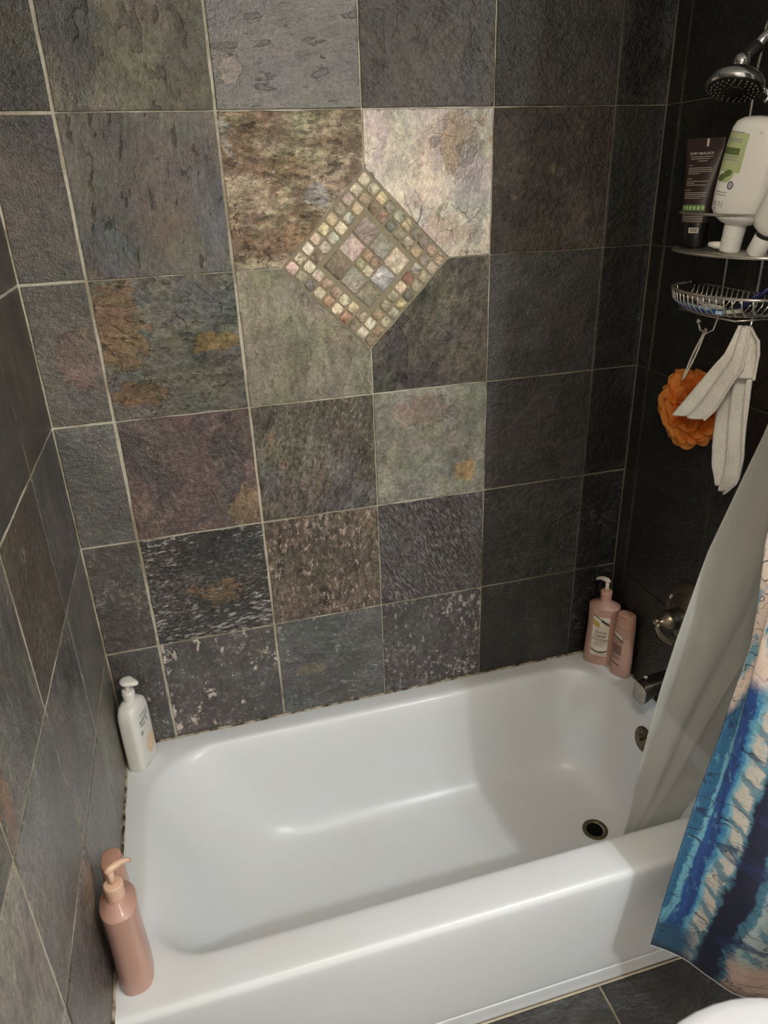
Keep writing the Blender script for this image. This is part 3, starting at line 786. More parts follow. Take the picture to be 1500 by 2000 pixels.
def pump_bottle(label, loc, rz, nozzle_ang, pump_mat, with_label, scale=(1, 1, 1)):
    t = thing('pump_bottle', label, 'bottle', loc, rz)
    body('bottle_body', SU, M['peach'], t)
    autosmooth(t.children[-1], 28)
    bm = bmesh.new(); bm_lathe(bm, [(.0165, .221), (.0165, .240), (.0175, .241), (.0175, .252), (.0160, .2545), (.008, .2560), (.007, .2562)], 28)
    c = from_bm('collar', bm, M['peach_cap'] if with_label else pump_mat, t); autosmooth(c, 30)
    bm = bmesh.new()
    bm_tube(bm, [(0, 0, .254), (0, 0, .270), (0, 0, .286)], [.0062, .0058, .0060], 14)
    d = Vector((math.cos(nozzle_ang), math.sin(nozzle_ang), 0))
    bm_tube(bm, [-.008*d + Vector((0, 0, .2865)), Vector((0, 0, .2890)), .012*d + Vector((0, 0, .2900)), .024*d + Vector((0, 0, .2880)), .034*d + Vector((0, 0, .2825)), .040*d + Vector((0, 0, .2765))],
            [.0055, .0078, .0072, .0058, .0048, .0040], 12)
    from_bm('pump_head', bm, pump_mat, t, smooth=True)
    if with_label:
        e = .0004
        bm = bmesh.new(); wrap_grid(bm, SU, -.0265, .0235, .036, .176, e, 10, 14)
        lb = from_bm('label', bm, M['label_cream'], t, smooth=True, recalc=False); lb['label'] = 'cream label with black script'
        bm = bmesh.new(); e = .0008
        wrap_text(bm, SU, 'Suave', .0150, -.001, .122, e, shear=.3)
        for w0, w1, zz in ((-.019, -.012, .1085), (-.0105, .004, .1085), (.0055, .016, .1085), (-.014, .001, .1040), (.0025, .013, .1040)): wrap_grid(bm, SU, w0, w1, zz, zz+.0022, e, 4, 1)
        wrap_grid(bm, SU, -.026, .0225, .165, .1685, e, 10, 1, skew=-.026, curve=.0)
        wrap_grid(bm, SU, -.002, .0225, .1535, .158, e, 8, 1, skew=-.015)
        wrap_grid(bm, SU, -.0255, .0225, .0960, .0974, e, 10, 1, skew=-.004, curve=.002)
        wrap_grid(bm, SU, -.0255, .0225, .0912, .0926, e, 10, 1, skew=-.004, curve=.002)
        wrap_grid(bm, SU, -.022, .018, .071, .0718, e, 8, 1, skew=-.002)
        wrap_grid(bm, SU, -.0255, .0225, .047, .0515, e, 12, 1, curve=.0085)
        for zz in (.086, .082, .078, .042): wrap_grid(bm, SU, -.016, .017, zz, zz+.0007, e, 8, 1)
        from_bm('label_print', bm, M['print_black'], lb, recalc=False)
        bm = bmesh.new(); wrap_grid(bm, SU, -.026, -.006, .140, .160, e-.0002, 6, 4, skew=-.010)
        from_bm('label_emblem', bm, M['print_gold'], lb, recalc=False)
    return t
pump_bottle('peach pump bottle with a cream label in the dark back corner of the tub', (.6955, -.0545, .0005), R(-41), R(152), M['pump_white'], True)
pump_bottle('tall peach pump bottle without visible label at the near end of the tub rim', (-.706, -.668, .0005), R(-84), R(118), M['pump_peach'], False)
SL = [(0, .0285, .0195, 2.4), (.004, .0315, .0222, 2.4), (.05, .0318, .0225, 2.4), (.12, .0308, .0218, 2.4), (.168, .0296, .0212, 2.4), (.1700, .0290, .0206, 2.4)]
SLC = [(.1710, .0290, .0206, 2.4), (.1716, .0298, .0214, 2.4), (.195, .0284, .0206, 2.4), (.212, .0268, .0196, 2.4), (.2155, .0256, .0186, 2.4), (.217, .0225, .0158, 2.3)]
def slim_bottle(label, loc, rz, printed):
    t = thing('shampoo_bottle', label, 'bottle', loc, rz)
    body('bottle_body', SL, M['peach'], t)
    c = body('flip_cap', SLC, M['peach_cap'], t)
    bm = bmesh.new(); wrap_grid(bm, SLC, -.010, .010, .2085, .2120, .0003, 6, 1, curve=.0006)
    from_bm('thumb_notch', bm, M['print_black'] if False else plain('notch_shade', rgb(150, 100, 82), .5), c, recalc=False)
    if printed:
        e = .0005
        bm = bmesh.new(); wrap_grid(bm, SL, -.026, .006, .138, .150, e, 8, 2, skew=-.013); lb = from_bm('label', bm, M['label_cream'], t, recalc=False)
        lb['label'] = 'cream swoosh and black print'
        bm = bmesh.new(); e = .0008
        wrap_grid(bm, SL, -.022, .010, .1335, .138, e, 8, 1, skew=-.012)
        wrap_text(bm, SL, 'Suave', .011, -.004, .1235, e, shear=.3)
        wrap_grid(bm, SL, -.026, .006, .044, .0475, e, 8, 1, skew=-.006)
        for q in range(4): wrap_grid(bm, SL, -.024, .006, .062+q*.0035, .0628+q*.0035, e, 6, 1)
        from_bm('label_print', bm, M['print_black'], lb, recalc=False)
        bm = bmesh.new()
        for q in range(7): wrap_grid(bm, SL, -.024, .008, .080+q*.005, .0835+q*.005, e, 6, 1)
        from_bm('text_block', bm, plain('brown_print', rgb(120, 86, 76), .5), lb, recalc=False)
    return t
slim_bottle('slim peach shampoo bottle with flip cap beside the faucet spout', (.7175, -.138, .0005), R(-66), True)
slim_bottle('slim peach shampoo bottle mostly hidden behind a pump bottle by the left wall', (-.7225, -.573, .0005), R(88), False)

WB = [(0, .0235, .042, 4.5), (.003, .0258, .0445, 4.5), (.02, .0262, .0452, 4.5), (.10, .0270, .0458, 4.2), (.165, .0275, .0455, 3.8), (.180, .0272, .0445, 3.4),
      (.194, .0255, .0395, 3.0), (.202, .0215, .030, 2.6), (.2055, .0170, .0195, 2.1), (.207, .0150, .0150, 2)]
def white_pump():
    t = thing('lotion_bottle', 'white pump bottle in the far left corner of the tub', 'bottle', (-.7040, -.066, .0005), R(-24))
    body('bottle_body', WB, M['white_plastic'], t)
    bm = bmesh.new(); bm_lathe(bm, [(.015, .205), (.0152, .217), (.0162, .218), (.0162, .233), (.0148, .2350), (.0148, .239), (.0075, .2405), (.007, .2405)], 28)
    autosmooth(from_bm('collar', bm, M['white_plastic'], t), 30)
    bm = bmesh.new(); bm_tube(bm, [(0, 0, .238), (0, 0, .25), (0, 0, .262)], .0058, 14)
    # leaf shaped press plate with a pointed spout
    rings = []
    for zz, k in ((.2585, .55), (.262, .95), (.267, 1.0), (.2705, .93), (.272, .6)):
        ring = []
        for j in range(28):
            th = 2*math.pi*j/28; c, s = math.cos(th), math.sin(th)
            x = .020*c if c < 0 else .030*c**1.25
            y = .0195*s*(1 - .35*max(0, c))
            ring.append(Vector((.004 + x*k, y*k, zz - .004*max(0, c)*k)))
        rings.append(ring)
    bm_loft(bm, rings)
    h = from_bm('pump_head', bm, M['white_plastic'], t, smooth=True)
    bm = bmesh.new(); e = .0005
    pe = plain('orange_print', rgb(232, 208, 176), .5, var=.12, vscale=50)
    wrap_ellipse(bm, WB, .010, .060, .022, .030, e, 'side'); wrap_grid(bm, WB, .004, .040, .085, .092, e, 6, 2, 'side', skew=.05); wrap_grid(bm, WB, .012, .040, .073, .079, e, 6, 2, 'side', skew=.05)
    lb = from_bm('label_art', bm, pe, t, recalc=False); lb['label'] = 'faded orange leaf print'
    bm = bmesh.new()
    for (s, z, a, b) in ((-.018, .148, .006, .005), (-.006, .150, .006, .005), (.006, .152, .005, .005), (.016, .156, .005, .004), (-.016, .137, .005, .004), (-.004, .136, .006, .004), (-.020, .115, .006, .0075), (.012, .14, .005, .004), (-.018, .010, .006, .0012)):
        wrap_ellipse(bm, WB, s, z, a, b, e, 'side', 12)
    for (s, z) in ((.004, .163), (.004, .168)): wrap_grid(bm, WB, s-.02, s+.02, z, z+.002, e, 6, 1, 'side')
    from_bm('label_print', bm, M['print_grey'], t, recalc=False)
white_pump()

# ------------------------------------------------------------------ faucet hardware on the right wall
M['nickel'] = plain('tarnished_nickel', rgb(150, 138, 120), .30, metal=.95, var=.25, vscale=45, bump=.06)
M['dark_metal'] = plain('dark_tarnished_metal', rgb(92, 86, 78), .36, metal=.9, var=.35, vscale=50, bump=.08)
M['chrome'] = plain('chrome', rgb(205, 205, 205), .12, metal=1.0, var=.06, vscale=60)
M['wire'] = plain('steel_wire', rgb(214, 208, 198), .28, metal=.85, var=.08, vscale=90)
YC = -.355
def valve():
    t = thing('shower_valve', 'tarnished nickel shower valve with lever handle on the dark tiled wall', 'faucet', (XR, YC, .336))
    mt = axis_mat((0, 0, 0), (-1, 0, 0))
    bm = bmesh.new(); bm_lathe(bm, [(.094, -.001), (.094, .003), (.084, .009), (.070, .013), (.066, .0125), (.062, .015), (.052, .022), (.034, .030), (.030, .031)], 48, mt)
    autosmooth(from_bm('escutcheon', bm, M['nickel'], t), 35)
    for a in (20, 160):
        bm = bmesh.new(); v = Vector((0, .074*math.cos(R(a)), .074*math.sin(R(a)))); bm_lathe(bm, [(.007, .010), (.007, .0145), (.004, .016)], 12, axis_mat(v, (-1, 0, 0)))
        from_bm('screw', bm, M['chrome'], t)
    bm = bmesh.new(); bm_lathe(bm, [(.030, .026), (.030, .046), (.0275, .048), (.0275, .062), (.0295, .063), (.0295, .067), (.027, .068)], 36, mt)
    autosmooth(from_bm('sleeve', bm, M['dark_metal'], t), 35)
    bm = bmesh.new(); bm_lathe(bm, [(.027, .0675), (.026, .070), (.022, .078), (.014, .0845), (.010, .090), (.0085, .097), (.004, .099)], 32, mt)
    h = from_bm('handle', bm, M['nickel'], t, smooth=True)
    bm = bmesh.new()
    P = [(-.0965, .0, .002), (-.098, -.004, -.012), (-.090, -.010, -.030), (-.074, -.016, -.046), (-.060, -.020, -.056), (-.050, -.024, -.058)]
    bm_tube(bm, P, [.0075, .0070, .0080, .0098, .0105, .0075], 14)
    bm_sphere(bm, (-.0985, .002, .004), .0105, 18, 12)
    from_bm('lever', bm, M['nickel'], h, smooth=True)
valve()
def spout():
    t = thing('tub_spout', 'dark tub spout with diverter knob jutting over the tub end', 'faucet', (XR, YC, .125))
    bm = bmesh.new(); rings = []
    for x, zc, hz, hy, n in ((0, .008, .028, .027, 3), (-.02, .008, .027, .026, 3.2), (-.06, .008, .024, .024, 3.6), (-.095, .004, .024, .0235, 4), (-.115, -.006, .030, .0235, 4.2), (-.124, -.012, .0285, .023, 4.2), (-.1265, -.014, .024, .019, 4)):
        ring = []
        for j in range(28):
            th = 2*math.pi*j/28; c, s = math.cos(th), math.sin(th)
            ring.append(Vector((x + (.0 if s > 0 else .012*abs(s)*(x < -.09)), hy*math.copysign(abs(c)**(2/n), c), zc + hz*math.copysign(abs(s)**(2/n), s))))
        rings.append(ring)
    bm_loft(bm, rings)
    o = from_bm('spout_body', bm, M['dark_metal'], t); autosmooth(o, 45)
    bm = bmesh.new(); bm_lathe(bm, [(.035, -.001), (.035, .004), (.030, .007), (.028, .007)], 32, axis_mat((0, 0, .008), (-1, 0, 0)))
    autosmooth(from_bm('flange', bm, M['nickel'], t), 35)
    bm = bmesh.new(); bm_lathe(bm, [(.003, .020), (.003, .034), (.006, .036), (.007, .040), (.005, .044), (.001, .045)], 16, Matrix.Translation((-.108, 0, 0)))
    from_bm('diverter_knob', bm, M['chrome'], t, smooth=True)
    # mineral crust at the lip
    crust = plain('lime_crust', rgb(172, 168, 160), .7, var=.4, vscale=160, bump=.8)
    bm = bmesh.new(); rings = []
    for x, k in ((-.1185, 1.02), (-.1255, 1.015), (-.1275, .93)):
        rings.append([Vector((x, .0235*k*math.copysign(abs(math.cos(2*math.pi*j/28))**.5, math.cos(2*math.pi*j/28)), -.012 + .029*k*math.copysign(abs(math.sin(2*math.pi*j/28))**.5, math.sin(2*math.pi*j/28)))) for j in range(28)])
    bm_loft(bm, rings); autosmooth(from_bm('lime_scale', bm, crust, t), 45)
spout()
def shower_head():
    t = thing('shower_sprayer', 'chrome shower head on its arm above the hanging caddy', 'shower head', (XR, YC, 1.66))
    # local origin at the wall
    A = [Vector((0, 0, 0)), Vector((-.02, 0, -.004)), Vector((-.045, 0, -.022)), Vector((-.070, 0, -.044))]
    bm = bmesh.new(); bm_tube(bm, A, .0105, 16)
    from_bm('shower_arm', bm, M['chrome'], t, smooth=True)
    bm = bmesh.new(); bm_lathe(bm, [(.030, -.001), (.030, .003), (.022, .010), (.012, .013)], 32, axis_mat((0, 0, 0), (-1, 0, 0)))
    autosmooth(from_bm('flange', bm, M['chrome'], t), 35)
    d = (A[3]-A[2]).normalized(); blk = plain('black_rubber_nut', rgb(24, 23, 21), .35)
    bm = bmesh.new(); bm_lathe(bm, [(.0125, -.006), (.0145, -.004), (.0145, .022), (.0120, .026)], 20, axis_mat(A[3], d))
    autosmooth(from_bm('swivel_nut', bm, blk, t), 35)
    b0 = A[3] + d*.034
    bm = bmesh.new(); bm_sphere(bm, b0, .0165, 20, 14); from_bm('ball_joint', bm, M['chrome'], t, smooth=True)
    hd = Vector((-.30, -.20, -.93)).normalized(); mt = axis_mat(b0, hd)
    bm = bmesh.new(); bm_lathe(bm, [(.012, .008), (.016, .014), (.024, .017), (.040, .023), (.050, .032), (.0535, .041), (.0535, .047), (.051, .050), (.047, .050)], 44, mt)
    h = from_bm('head_dome', bm, M['chrome'], t); autosmooth(h, 45)
    bm = bmesh.new(); bm_lathe(bm, [(.0475, .049), (.0475, .0515), (.020, .053), (.018, .0555), (.004, .0555)], 40, mt)
    f = from_bm('spray_face', bm, blk, t); autosmooth(f, 35)
    bm = bmesh.new()
    for r0, nn in ((.026, 12), (.034, 18), (.042, 24)):
        for k in range(nn):
            a = 2*math.pi*k/nn
            p = mt @ Vector((r0*math.cos(a), r0*math.sin(a), .051)); bm_lathe(bm, [(.0017, 0), (.0015, .003), (.0006, .0034)], 6, axis_mat(p, hd))
    n_ = from_bm('nozzle_ring', bm, plain('grey_nozzle', rgb(110, 108, 104), .4), f); n_['kind'] = 'stuff'
    # mode lever at the rim
    bm = bmesh.new(); p = mt @ Vector((-.050, .004, .046)); q = p + Vector((.004, -.006, -.022))
    side = mt.to_3x3() @ Vector((-1, .1, 0)); p = b0 + hd*.044 + side*.0 
    dirp = Vector((.62, -.45, -.1)); dirp = (dirp - hd*dirp.dot(hd)).normalized()
    p0 = b0 + hd*.046 + dirp*.050
    bm_tube(bm, [p0, p0 + dirp*.010 + hd*.004, p0 + dirp*.012 + hd*.016, p0 + dirp*.006 + hd*.022], [.006, .006, .0055, .0035], 10)
    from_bm('mode_lever', bm, M['chrome'], t, smooth=True)
shower_head()

# ------------------------------------------------------------------ wire caddy
CX0, CX1 = XR - .016, .612        # back wires and front of the shelves
CW = .165
def dshape(y0, w, z, xb, xf, k=40):
    """D-shaped wire ring: straight back, bowed front"""
    pts = []
    for j in range(k+1):
        a = math.pi*j/k
        pts.append(Vector((xb - (xb-xf)*math.sin(a)**.8, y0 + w*math.cos(a), z)))
    return pts
def caddy():
    t = thing('shower_caddy', 'steel wire shower caddy hanging from the shower arm', 'caddy', (0, 0, 0))
    wr = .0026
    # frame loop over the arm and down the wall
    bm = bmesh.new()
    P = []
    for j in range(13):
        a = math.pi*j/12; P.append((XR-.030, YC + .028*math.cos(a), 1.648 + .026*math.sin(a)))
    left = [(XR-.014, YC+.052, 1.10), (XR-.014, YC+.052, 1.30), (XR-.014, YC+.052, 1.52), (XR-.020, YC+.046, 1.58), (XR-.028, YC+.030, 1.625)]
    right = [(x, 2*YC-y, z) for x, y, z in reversed(left)]
    bm_tube(bm, left + P + right, wr, 8)
    from_bm('hanger_wire', bm, M['wire'], t, smooth=True)
    for zz in (1.252, 1.328):
        bm = bmesh.new(); bm_tube(bm, dshape(YC, CW if zz < 1.3 else CW-.008, zz, CX0, CX1+(.0 if zz < 1.3 else .004)), .0032 if zz > 1.3 else .0036, 8, closed=True)
        from_bm('shelf_rim' if zz < 1.3 else 'guard_rail', bm, M['wire'], t, smooth=True)
    bm = bmesh.new()
    for k in range(9):
        x = CX0 - .012 - (CX0-CX1-.02)*k/8.5; s = (CX0-x)/(CX0-CX1); s = min(1, s)**1.25
        w = CW*math.sqrt(max(0, 1-s*s))
        bm_tube(bm, [(x, YC-w, 1.2525), (x, YC+w, 1.2525)], .0016, 6)
    sw = from_bm('shelf_wires', bm, M['wire'], t, smooth=True)
    # soap basket
    bz, bw = 1.172, .152
    bm = bmesh.new()
    rim = dshape(YC, bw, bz, CX0, CX1+.004); bm_tube(bm, rim, .0032, 8, closed=True)
    bk = from_bm('basket_rim', bm, M['wire'], t, smooth=True)
    for k in range(19):
        y = YC + bw*(-.94 + 1.88*k/18); q = math.sqrt(max(0, 1-((y-YC)/bw)**2))**.8
        xf = CX0 - (CX0-CX1-.004)*q
        dep = .040*(.55+.45*q)
        bm = bmesh.new()
        bm_tube(bm, [(CX0, y, bz), (CX0-.004, y, bz-dep*.6), (CX0-.018, y, bz-dep), ((CX0+xf)/2, YC+(y-YC)*.97, bz-dep*1.08), (xf+.020, YC+(y-YC)*.96, bz-dep), (xf+.005, y, bz-dep*.6), (xf, y, bz)], .0017, 6)
        from_bm('basket_wire', bm, M['wire'], t, smooth=True)
    bm = bmesh.new(); bm_tube(bm, [(CX0-.02, YC-bw*.8, bz-.041), (CX0-.075, YC-bw*.6, bz-.046), (CX0-.085, YC, bz-.046), (CX0-.075, YC+bw*.6, bz-.046), (CX0-.02, YC+bw*.8, bz-.041)], .0019, 6)
    from_bm('basket_wire', bm, M['wire'], t, smooth=True)
    for s in (1, -1):
        y = YC + s*.052
        bm = bmesh.new(); bm_tube(bm, [(XR-.014, y, 1.13), (XR-.016, y, 1.10), (XR-.022, y, 1.078), (XR-.036, y+s*.006, 1.070), (XR-.050, y+s*.010, 1.080), (XR-.055, y+s*.012, 1.096)], wr, 8)
        h = from_bm('hook', bm, M['wire'], t, smooth=True)
        bm = bmesh.new(); bm_sphere(bm, (XR-.055, y+s*.012, 1.099), .0062, 14, 10); from_bm('hook_ball', bm, M['wire'], h, smooth=True)
caddy()

# ------------------------------------------------------------------ things in the caddy
def dark_tube():
    t = thing('cosmetic_tube', 'dark brown squeeze tube with pale print standing on the caddy shelf', 'tube', (.682, -.247, 1.2555), R(-62))
    br = plain('dark_brown_tube', rgb(52, 38, 34), .38, var=.05)
    blk = plain('black_cap', rgb(18, 17, 16), .3)
    SEC = [(.050, .0300, .0215, 2), (.08, .0320, .0205, 2), (.12, .0345, .0160, 2), (.16, .0375, .0100, 2.1), (.190, .0400, .0040, 2.4), (.196, .0402, .0022, 3), (.215, .0405, .0018, 3)]
    body('tube_body', SEC, br, t)
    CAP = [(0, .0280, .0215, 2), (.003, .0295, .0225, 2), (.045, .0302, .0222, 2), (.0495, .0296, .0216, 2)]
    body('cap', CAP, blk, t)
    pr = plain('pale_print', rgb(196, 186, 176), .5); e = .0005
    bm = bmesh.new()
    wrap_text(bm, SEC, 'EVERY MAN JACK', .0066, -.003, .186, e, bold=.0001)
    for zz, w, o in ((.1795, .024, -.002), (.1755, .020, -.004), (.171, .010, .002)): wrap_grid(bm, SEC, o-w, o+w, zz, zz+.0010, e, 6, 1)
    z = .163
    for w0, w1, dz in ((-.026, -.018, .005), (-.026, .024, .0036), (-.026, .026, .0036), (-.026, .026, .0036), (-.026, .000, .010), (-.026, -.014, .005), (-.026, .022, .0036), (-.026, -.006, .0036), (-.026, .018, .010), (-.026, -.012, .005), (-.026, .022, .0036), (-.026, .020, .0036), (-.026, .022, .0036), (-.026, .012, .003)):
        wrap_grid(bm, SEC, w0, w1, z, z+.0009, e, 6, 1); z -= dz
    for q in range(5): wrap_grid(bm, SEC, -.024, .022, .0525+q*.0035, .0534+q*.0035, e, 6, 1)
    from_bm('printed_text', bm, pr, t, recalc=False)
    bm = bmesh.new(); wrap_grid(bm, SEC, -.027, .024, .0745, .0865, e, 8, 1)
    g = from_bm('green_band', bm, plain('green_print', rgb(92, 128, 62), .5, var=.2, vscale=90), t, recalc=False)
    bm = bmesh.new()
    for q in range(6): wrap_ellipse(bm, SEC, -.0225+q*.0085, .0805, .0026, .0042, e+.0003, n=10)
    from_bm('green_band_icons', bm, plain('pale_green_print', rgb(170, 196, 150), .5), g, recalc=False)
    bm = bmesh.new(); wrap_grid(bm, CAP, -.002, .018, .030, .041, e, 6, 1); bc = from_bm('barcode_label', bm, M['label_cream'], t, recalc=False)
    bm = bmesh.new()
    for q in range(7): wrap_grid(bm, CAP, .001+q*.0022, .0018+q*.0022+(q % 2)*.0005, .032, .0395, e+.0003, 2, 1)
    from_bm('barcode_lines', bm, M['print_black'], bc, recalc=False)
    bm = bmesh.new(); bm_box(bm, (.004, -.0032, .199), (.0085, -.0014, .214)); from_bm('crimp_tab', bm, pr, t)
dark_tube()
IB = [(.052, .018, .016, 2), (.056, .032, .022, 2.2), (.066, .047, .029, 2.4), (.080, .0545, .0325, 2.5), (.11, .0560, .0335, 2.6), (.19, .0545, .0330, 2.6), (.225, .0510, .031, 2.6), (.236, .0460, .028, 2.5), (.243, .034, .021, 2.3), (.246, .014, .010, 2)]
def inverted_bottle():
    t = thing('body_wash_bottle', 'large white bottle with green print standing upside down in the caddy', 'bottle', (.672, -.378, 1.2555))
    t.rotation_mode = 'ZYX'; t.rotation_euler = (R(9), R(0), R(-62))
    body('bottle_body', IB, M['white_plastic'], t)
    bm = bmesh.new(); bm_lathe(bm, [(.0190, .001), (.0205, .003), (.0205, .026), (.0198, .027), (.0205, .028), (.0215, .050), (.0205, .053), (.017, .054)], 30)
    autosmooth(from_bm('neck_cap', bm, M['white_plastic'], t), 30)
    bm = bmesh.new(); bm_tube(bm, [(-.016, -.004, .010), (-.030, -.006, .009), (-.042, -.007, .0085)], [.0075, .0070, .0045], 12)
    from_bm('cap_spout', bm, M['white_plastic'], t, smooth=True)
    e = .0005
    bm = bmesh.new(); wrap_grid(bm, IB, -.052, -.006, .15, .218, e, 8, 8, taper=.9); wrap_ellipse(bm, IB, -.034, .150, .018, .020, e)
    g = from_bm('green_label', bm, plain('pale_green_print', rgb(178, 190, 142), .45, var=.25, vscale=25), t, recalc=False)
    bm = bmesh.new(); wrap_grid(bm, IB, -.050, -.016, .180, .192, e*1.8, 8, 2); wrap_ellipse(bm, IB, -.030, .147, .010, .006, e*1.8, ang=.5); wrap_ellipse(bm, IB, -.040, .139, .010, .006, e*1.8, ang=.6)
    from_bm('leaf_print', bm, plain('leaf_green_print', rgb(96, 112, 62), .5, var=.3, vscale=60), g, recalc=False)
    bm = bmesh.new()
    for zz in (.218, .206, .202, .175, .170): wrap_grid(bm, IB, -.048, -.016, zz, zz+.0018, e*1.9, 6, 1)
    wrap_text(bm, IB, 'IVA', .016, -.036, .092, e, flip=True)
    for zz in (.112, .107): wrap_grid(bm, IB, -.048, -.022, zz, zz+.0016, e, 6, 1)
    wrap_ellipse(bm, IB, -.040, .082, .002, .002, e, n=8); wrap_text(bm, IB, '77', .006, .014, .222, e, flip=True)
    from_bm('printed_text', bm, M['print_grey'], t, recalc=False)
    bm = bmesh.new(); wrap_ellipse(bm, IB, -.018, .127, .0062, .0075, e); s = from_bm('round_seal', bm, plain('blue_seal', rgb(70, 78, 110), .5), t, recalc=False)
    bm = bmesh.new(); wrap_ellipse(bm, IB, -.018, .127, .0042, .0052, e*1.6); from_bm('seal_centre', bm, plain('seal_pale', rgb(190, 188, 186), .5), s, recalc=False)
    bm = bmesh.new(); wrap_ellipse(bm, IB, -.018, .1268, .0022, .0028, e*2.2, n=10); from_bm('seal_mark', bm, M['print_grey'], s, recalc=False)
inverted_bottle()
def second_bottle():
    t = thing('conditioner_bottle', 'white bottle with a dark neck ring leaning at the near end of the caddy shelf', 'bottle', (.660, -.466, 1.2585))
    t.rotation_mode = 'ZYX'; t.rotation_euler = (R(27), R(0), R(-62))
    body('bottle_body', [(.043, .017, .015, 2), (.050, .028, .020, 2.2), (.066, .035, .024, 2.4), (.15, .036, .024, 2.4), (.19, .033, .022, 2.4), (.198, .022, .015, 2.2)], M['white_plastic'], t)
    bm = bmesh.new(); bm_lathe(bm, [(.0165, .000), (.0180, .003), (.0175, .036), (.0165, .038)], 26); autosmooth(from_bm('cap', bm, M['white_plastic'], t), 35)
    bm = bmesh.new(); bm_lathe(bm, [(.0168, .0365), (.0172, .038), (.0172, .044), (.0165, .0455)], 26); autosmooth(from_bm('neck_ring', bm, M['print_black'], t), 35)
second_bottle()
blue = plain('blue_rubber', rgb(34, 78, 160), .4, var=.1); ltb = plain('pale_blue_plastic', rgb(170, 196, 220), .3, var=.05); navy = plain('navy_plastic', rgb(22, 30, 80), .35)
razor_white = plain('razor_white', rgb(222, 220, 210), .35, var=.03)
def razor(label, pts, c1, c2, head):
    P = [Vector(p) for p in pts]
    t = thing('razor', label, 'razor', P[0]); Q = [p - P[0] for p in P]
    bm = bmesh.new(); bm_tube(bm, Q, [.0035, .0060, .0065, .0050, .0042][:len(Q)], 10); from_bm('handle', bm, c1, t, smooth=True)
    bm = bmesh.new(); bm_tube(bm, [p + Vector((-.002, -.001, .0045)) for p in Q[1:-1]], .0034, 8); from_bm('grip', bm, c2, t, smooth=True)
    d = (Q[-1]-Q[-2]).normalized(); s = d.cross(Vector((0, 0, 1))).normalized()
    if head:
        e = Q[-1] + d*.004; bm = bmesh.new(); rings = []
        for k in (-1, -.9, .9, 1): 
            w = .0035 if abs(k) == 1 else .0055
            rings.append([e + s*.0200*k + d*a*w*1.3 + Vector((0, 0, b*w*.7)) for a, b in ((1, 1), (-1, 1), (-1, -1), (1, -1))])
        bm_loft(bm, rings); h = from_bm('head', bm, c2, t)
        bm = bmesh.new()
        for q in (-.3, .1, .5): bm_tube(bm, [e - s*.017 + d*q*.008 + Vector((0, 0, .0044)), e + s*.017 + d*q*.008 + Vector((0, 0, .0044))], .0007, 4)
        from_bm('blade', bm, M['chrome'], h)
razor('blue razor with a pale grip lying at the front of the soap basket', [(.645, -.262, 1.147), (.640, -.30, 1.141), (.640, -.345, 1.1385), (.642, -.39, 1.1385), (.648, -.415, 1.141)], blue, ltb, True)
razor('white razor lying across the middle of the soap basket', [(.690, -.275, 1.1465), (.680, -.315, 1.141), (.672, -.355, 1.1395), (.668, -.395, 1.140), (.668, -.415, 1.141)], razor_white, razor_white, True)
razor('navy razor leaning up at the near end of the soap basket', [(.712, -.470, 1.196), (.704, -.452, 1.176), (.694, -.430, 1.157), (.690, -.412, 1.146), (.69, -.405, 1.142)], navy, navy, False)
def soap_wrap():
    bm = bmesh.new(); rng = random.Random(4); rings = []
    for k in range(6):
        y = -.335 + .018*k
        rings.append([Vector((.698 + .013*math.cos(a) + rng.uniform(-.001, .001), y, 1.1485 + .0065*math.sin(a) + .0015*math.sin(k*2.1))) for a in [2*math.pi*j/14 for j in range(14)]])
    bm_loft(bm, rings); o = from_bm('soap_bar', bm, plain('grey_soap', rgb(150, 140, 146), .5, var=.12, vscale=60)); autosmooth(o, 50)
    tag(o, 'greyish lilac bar of soap against the back of the soap basket', 'soap')
soap_wrap()

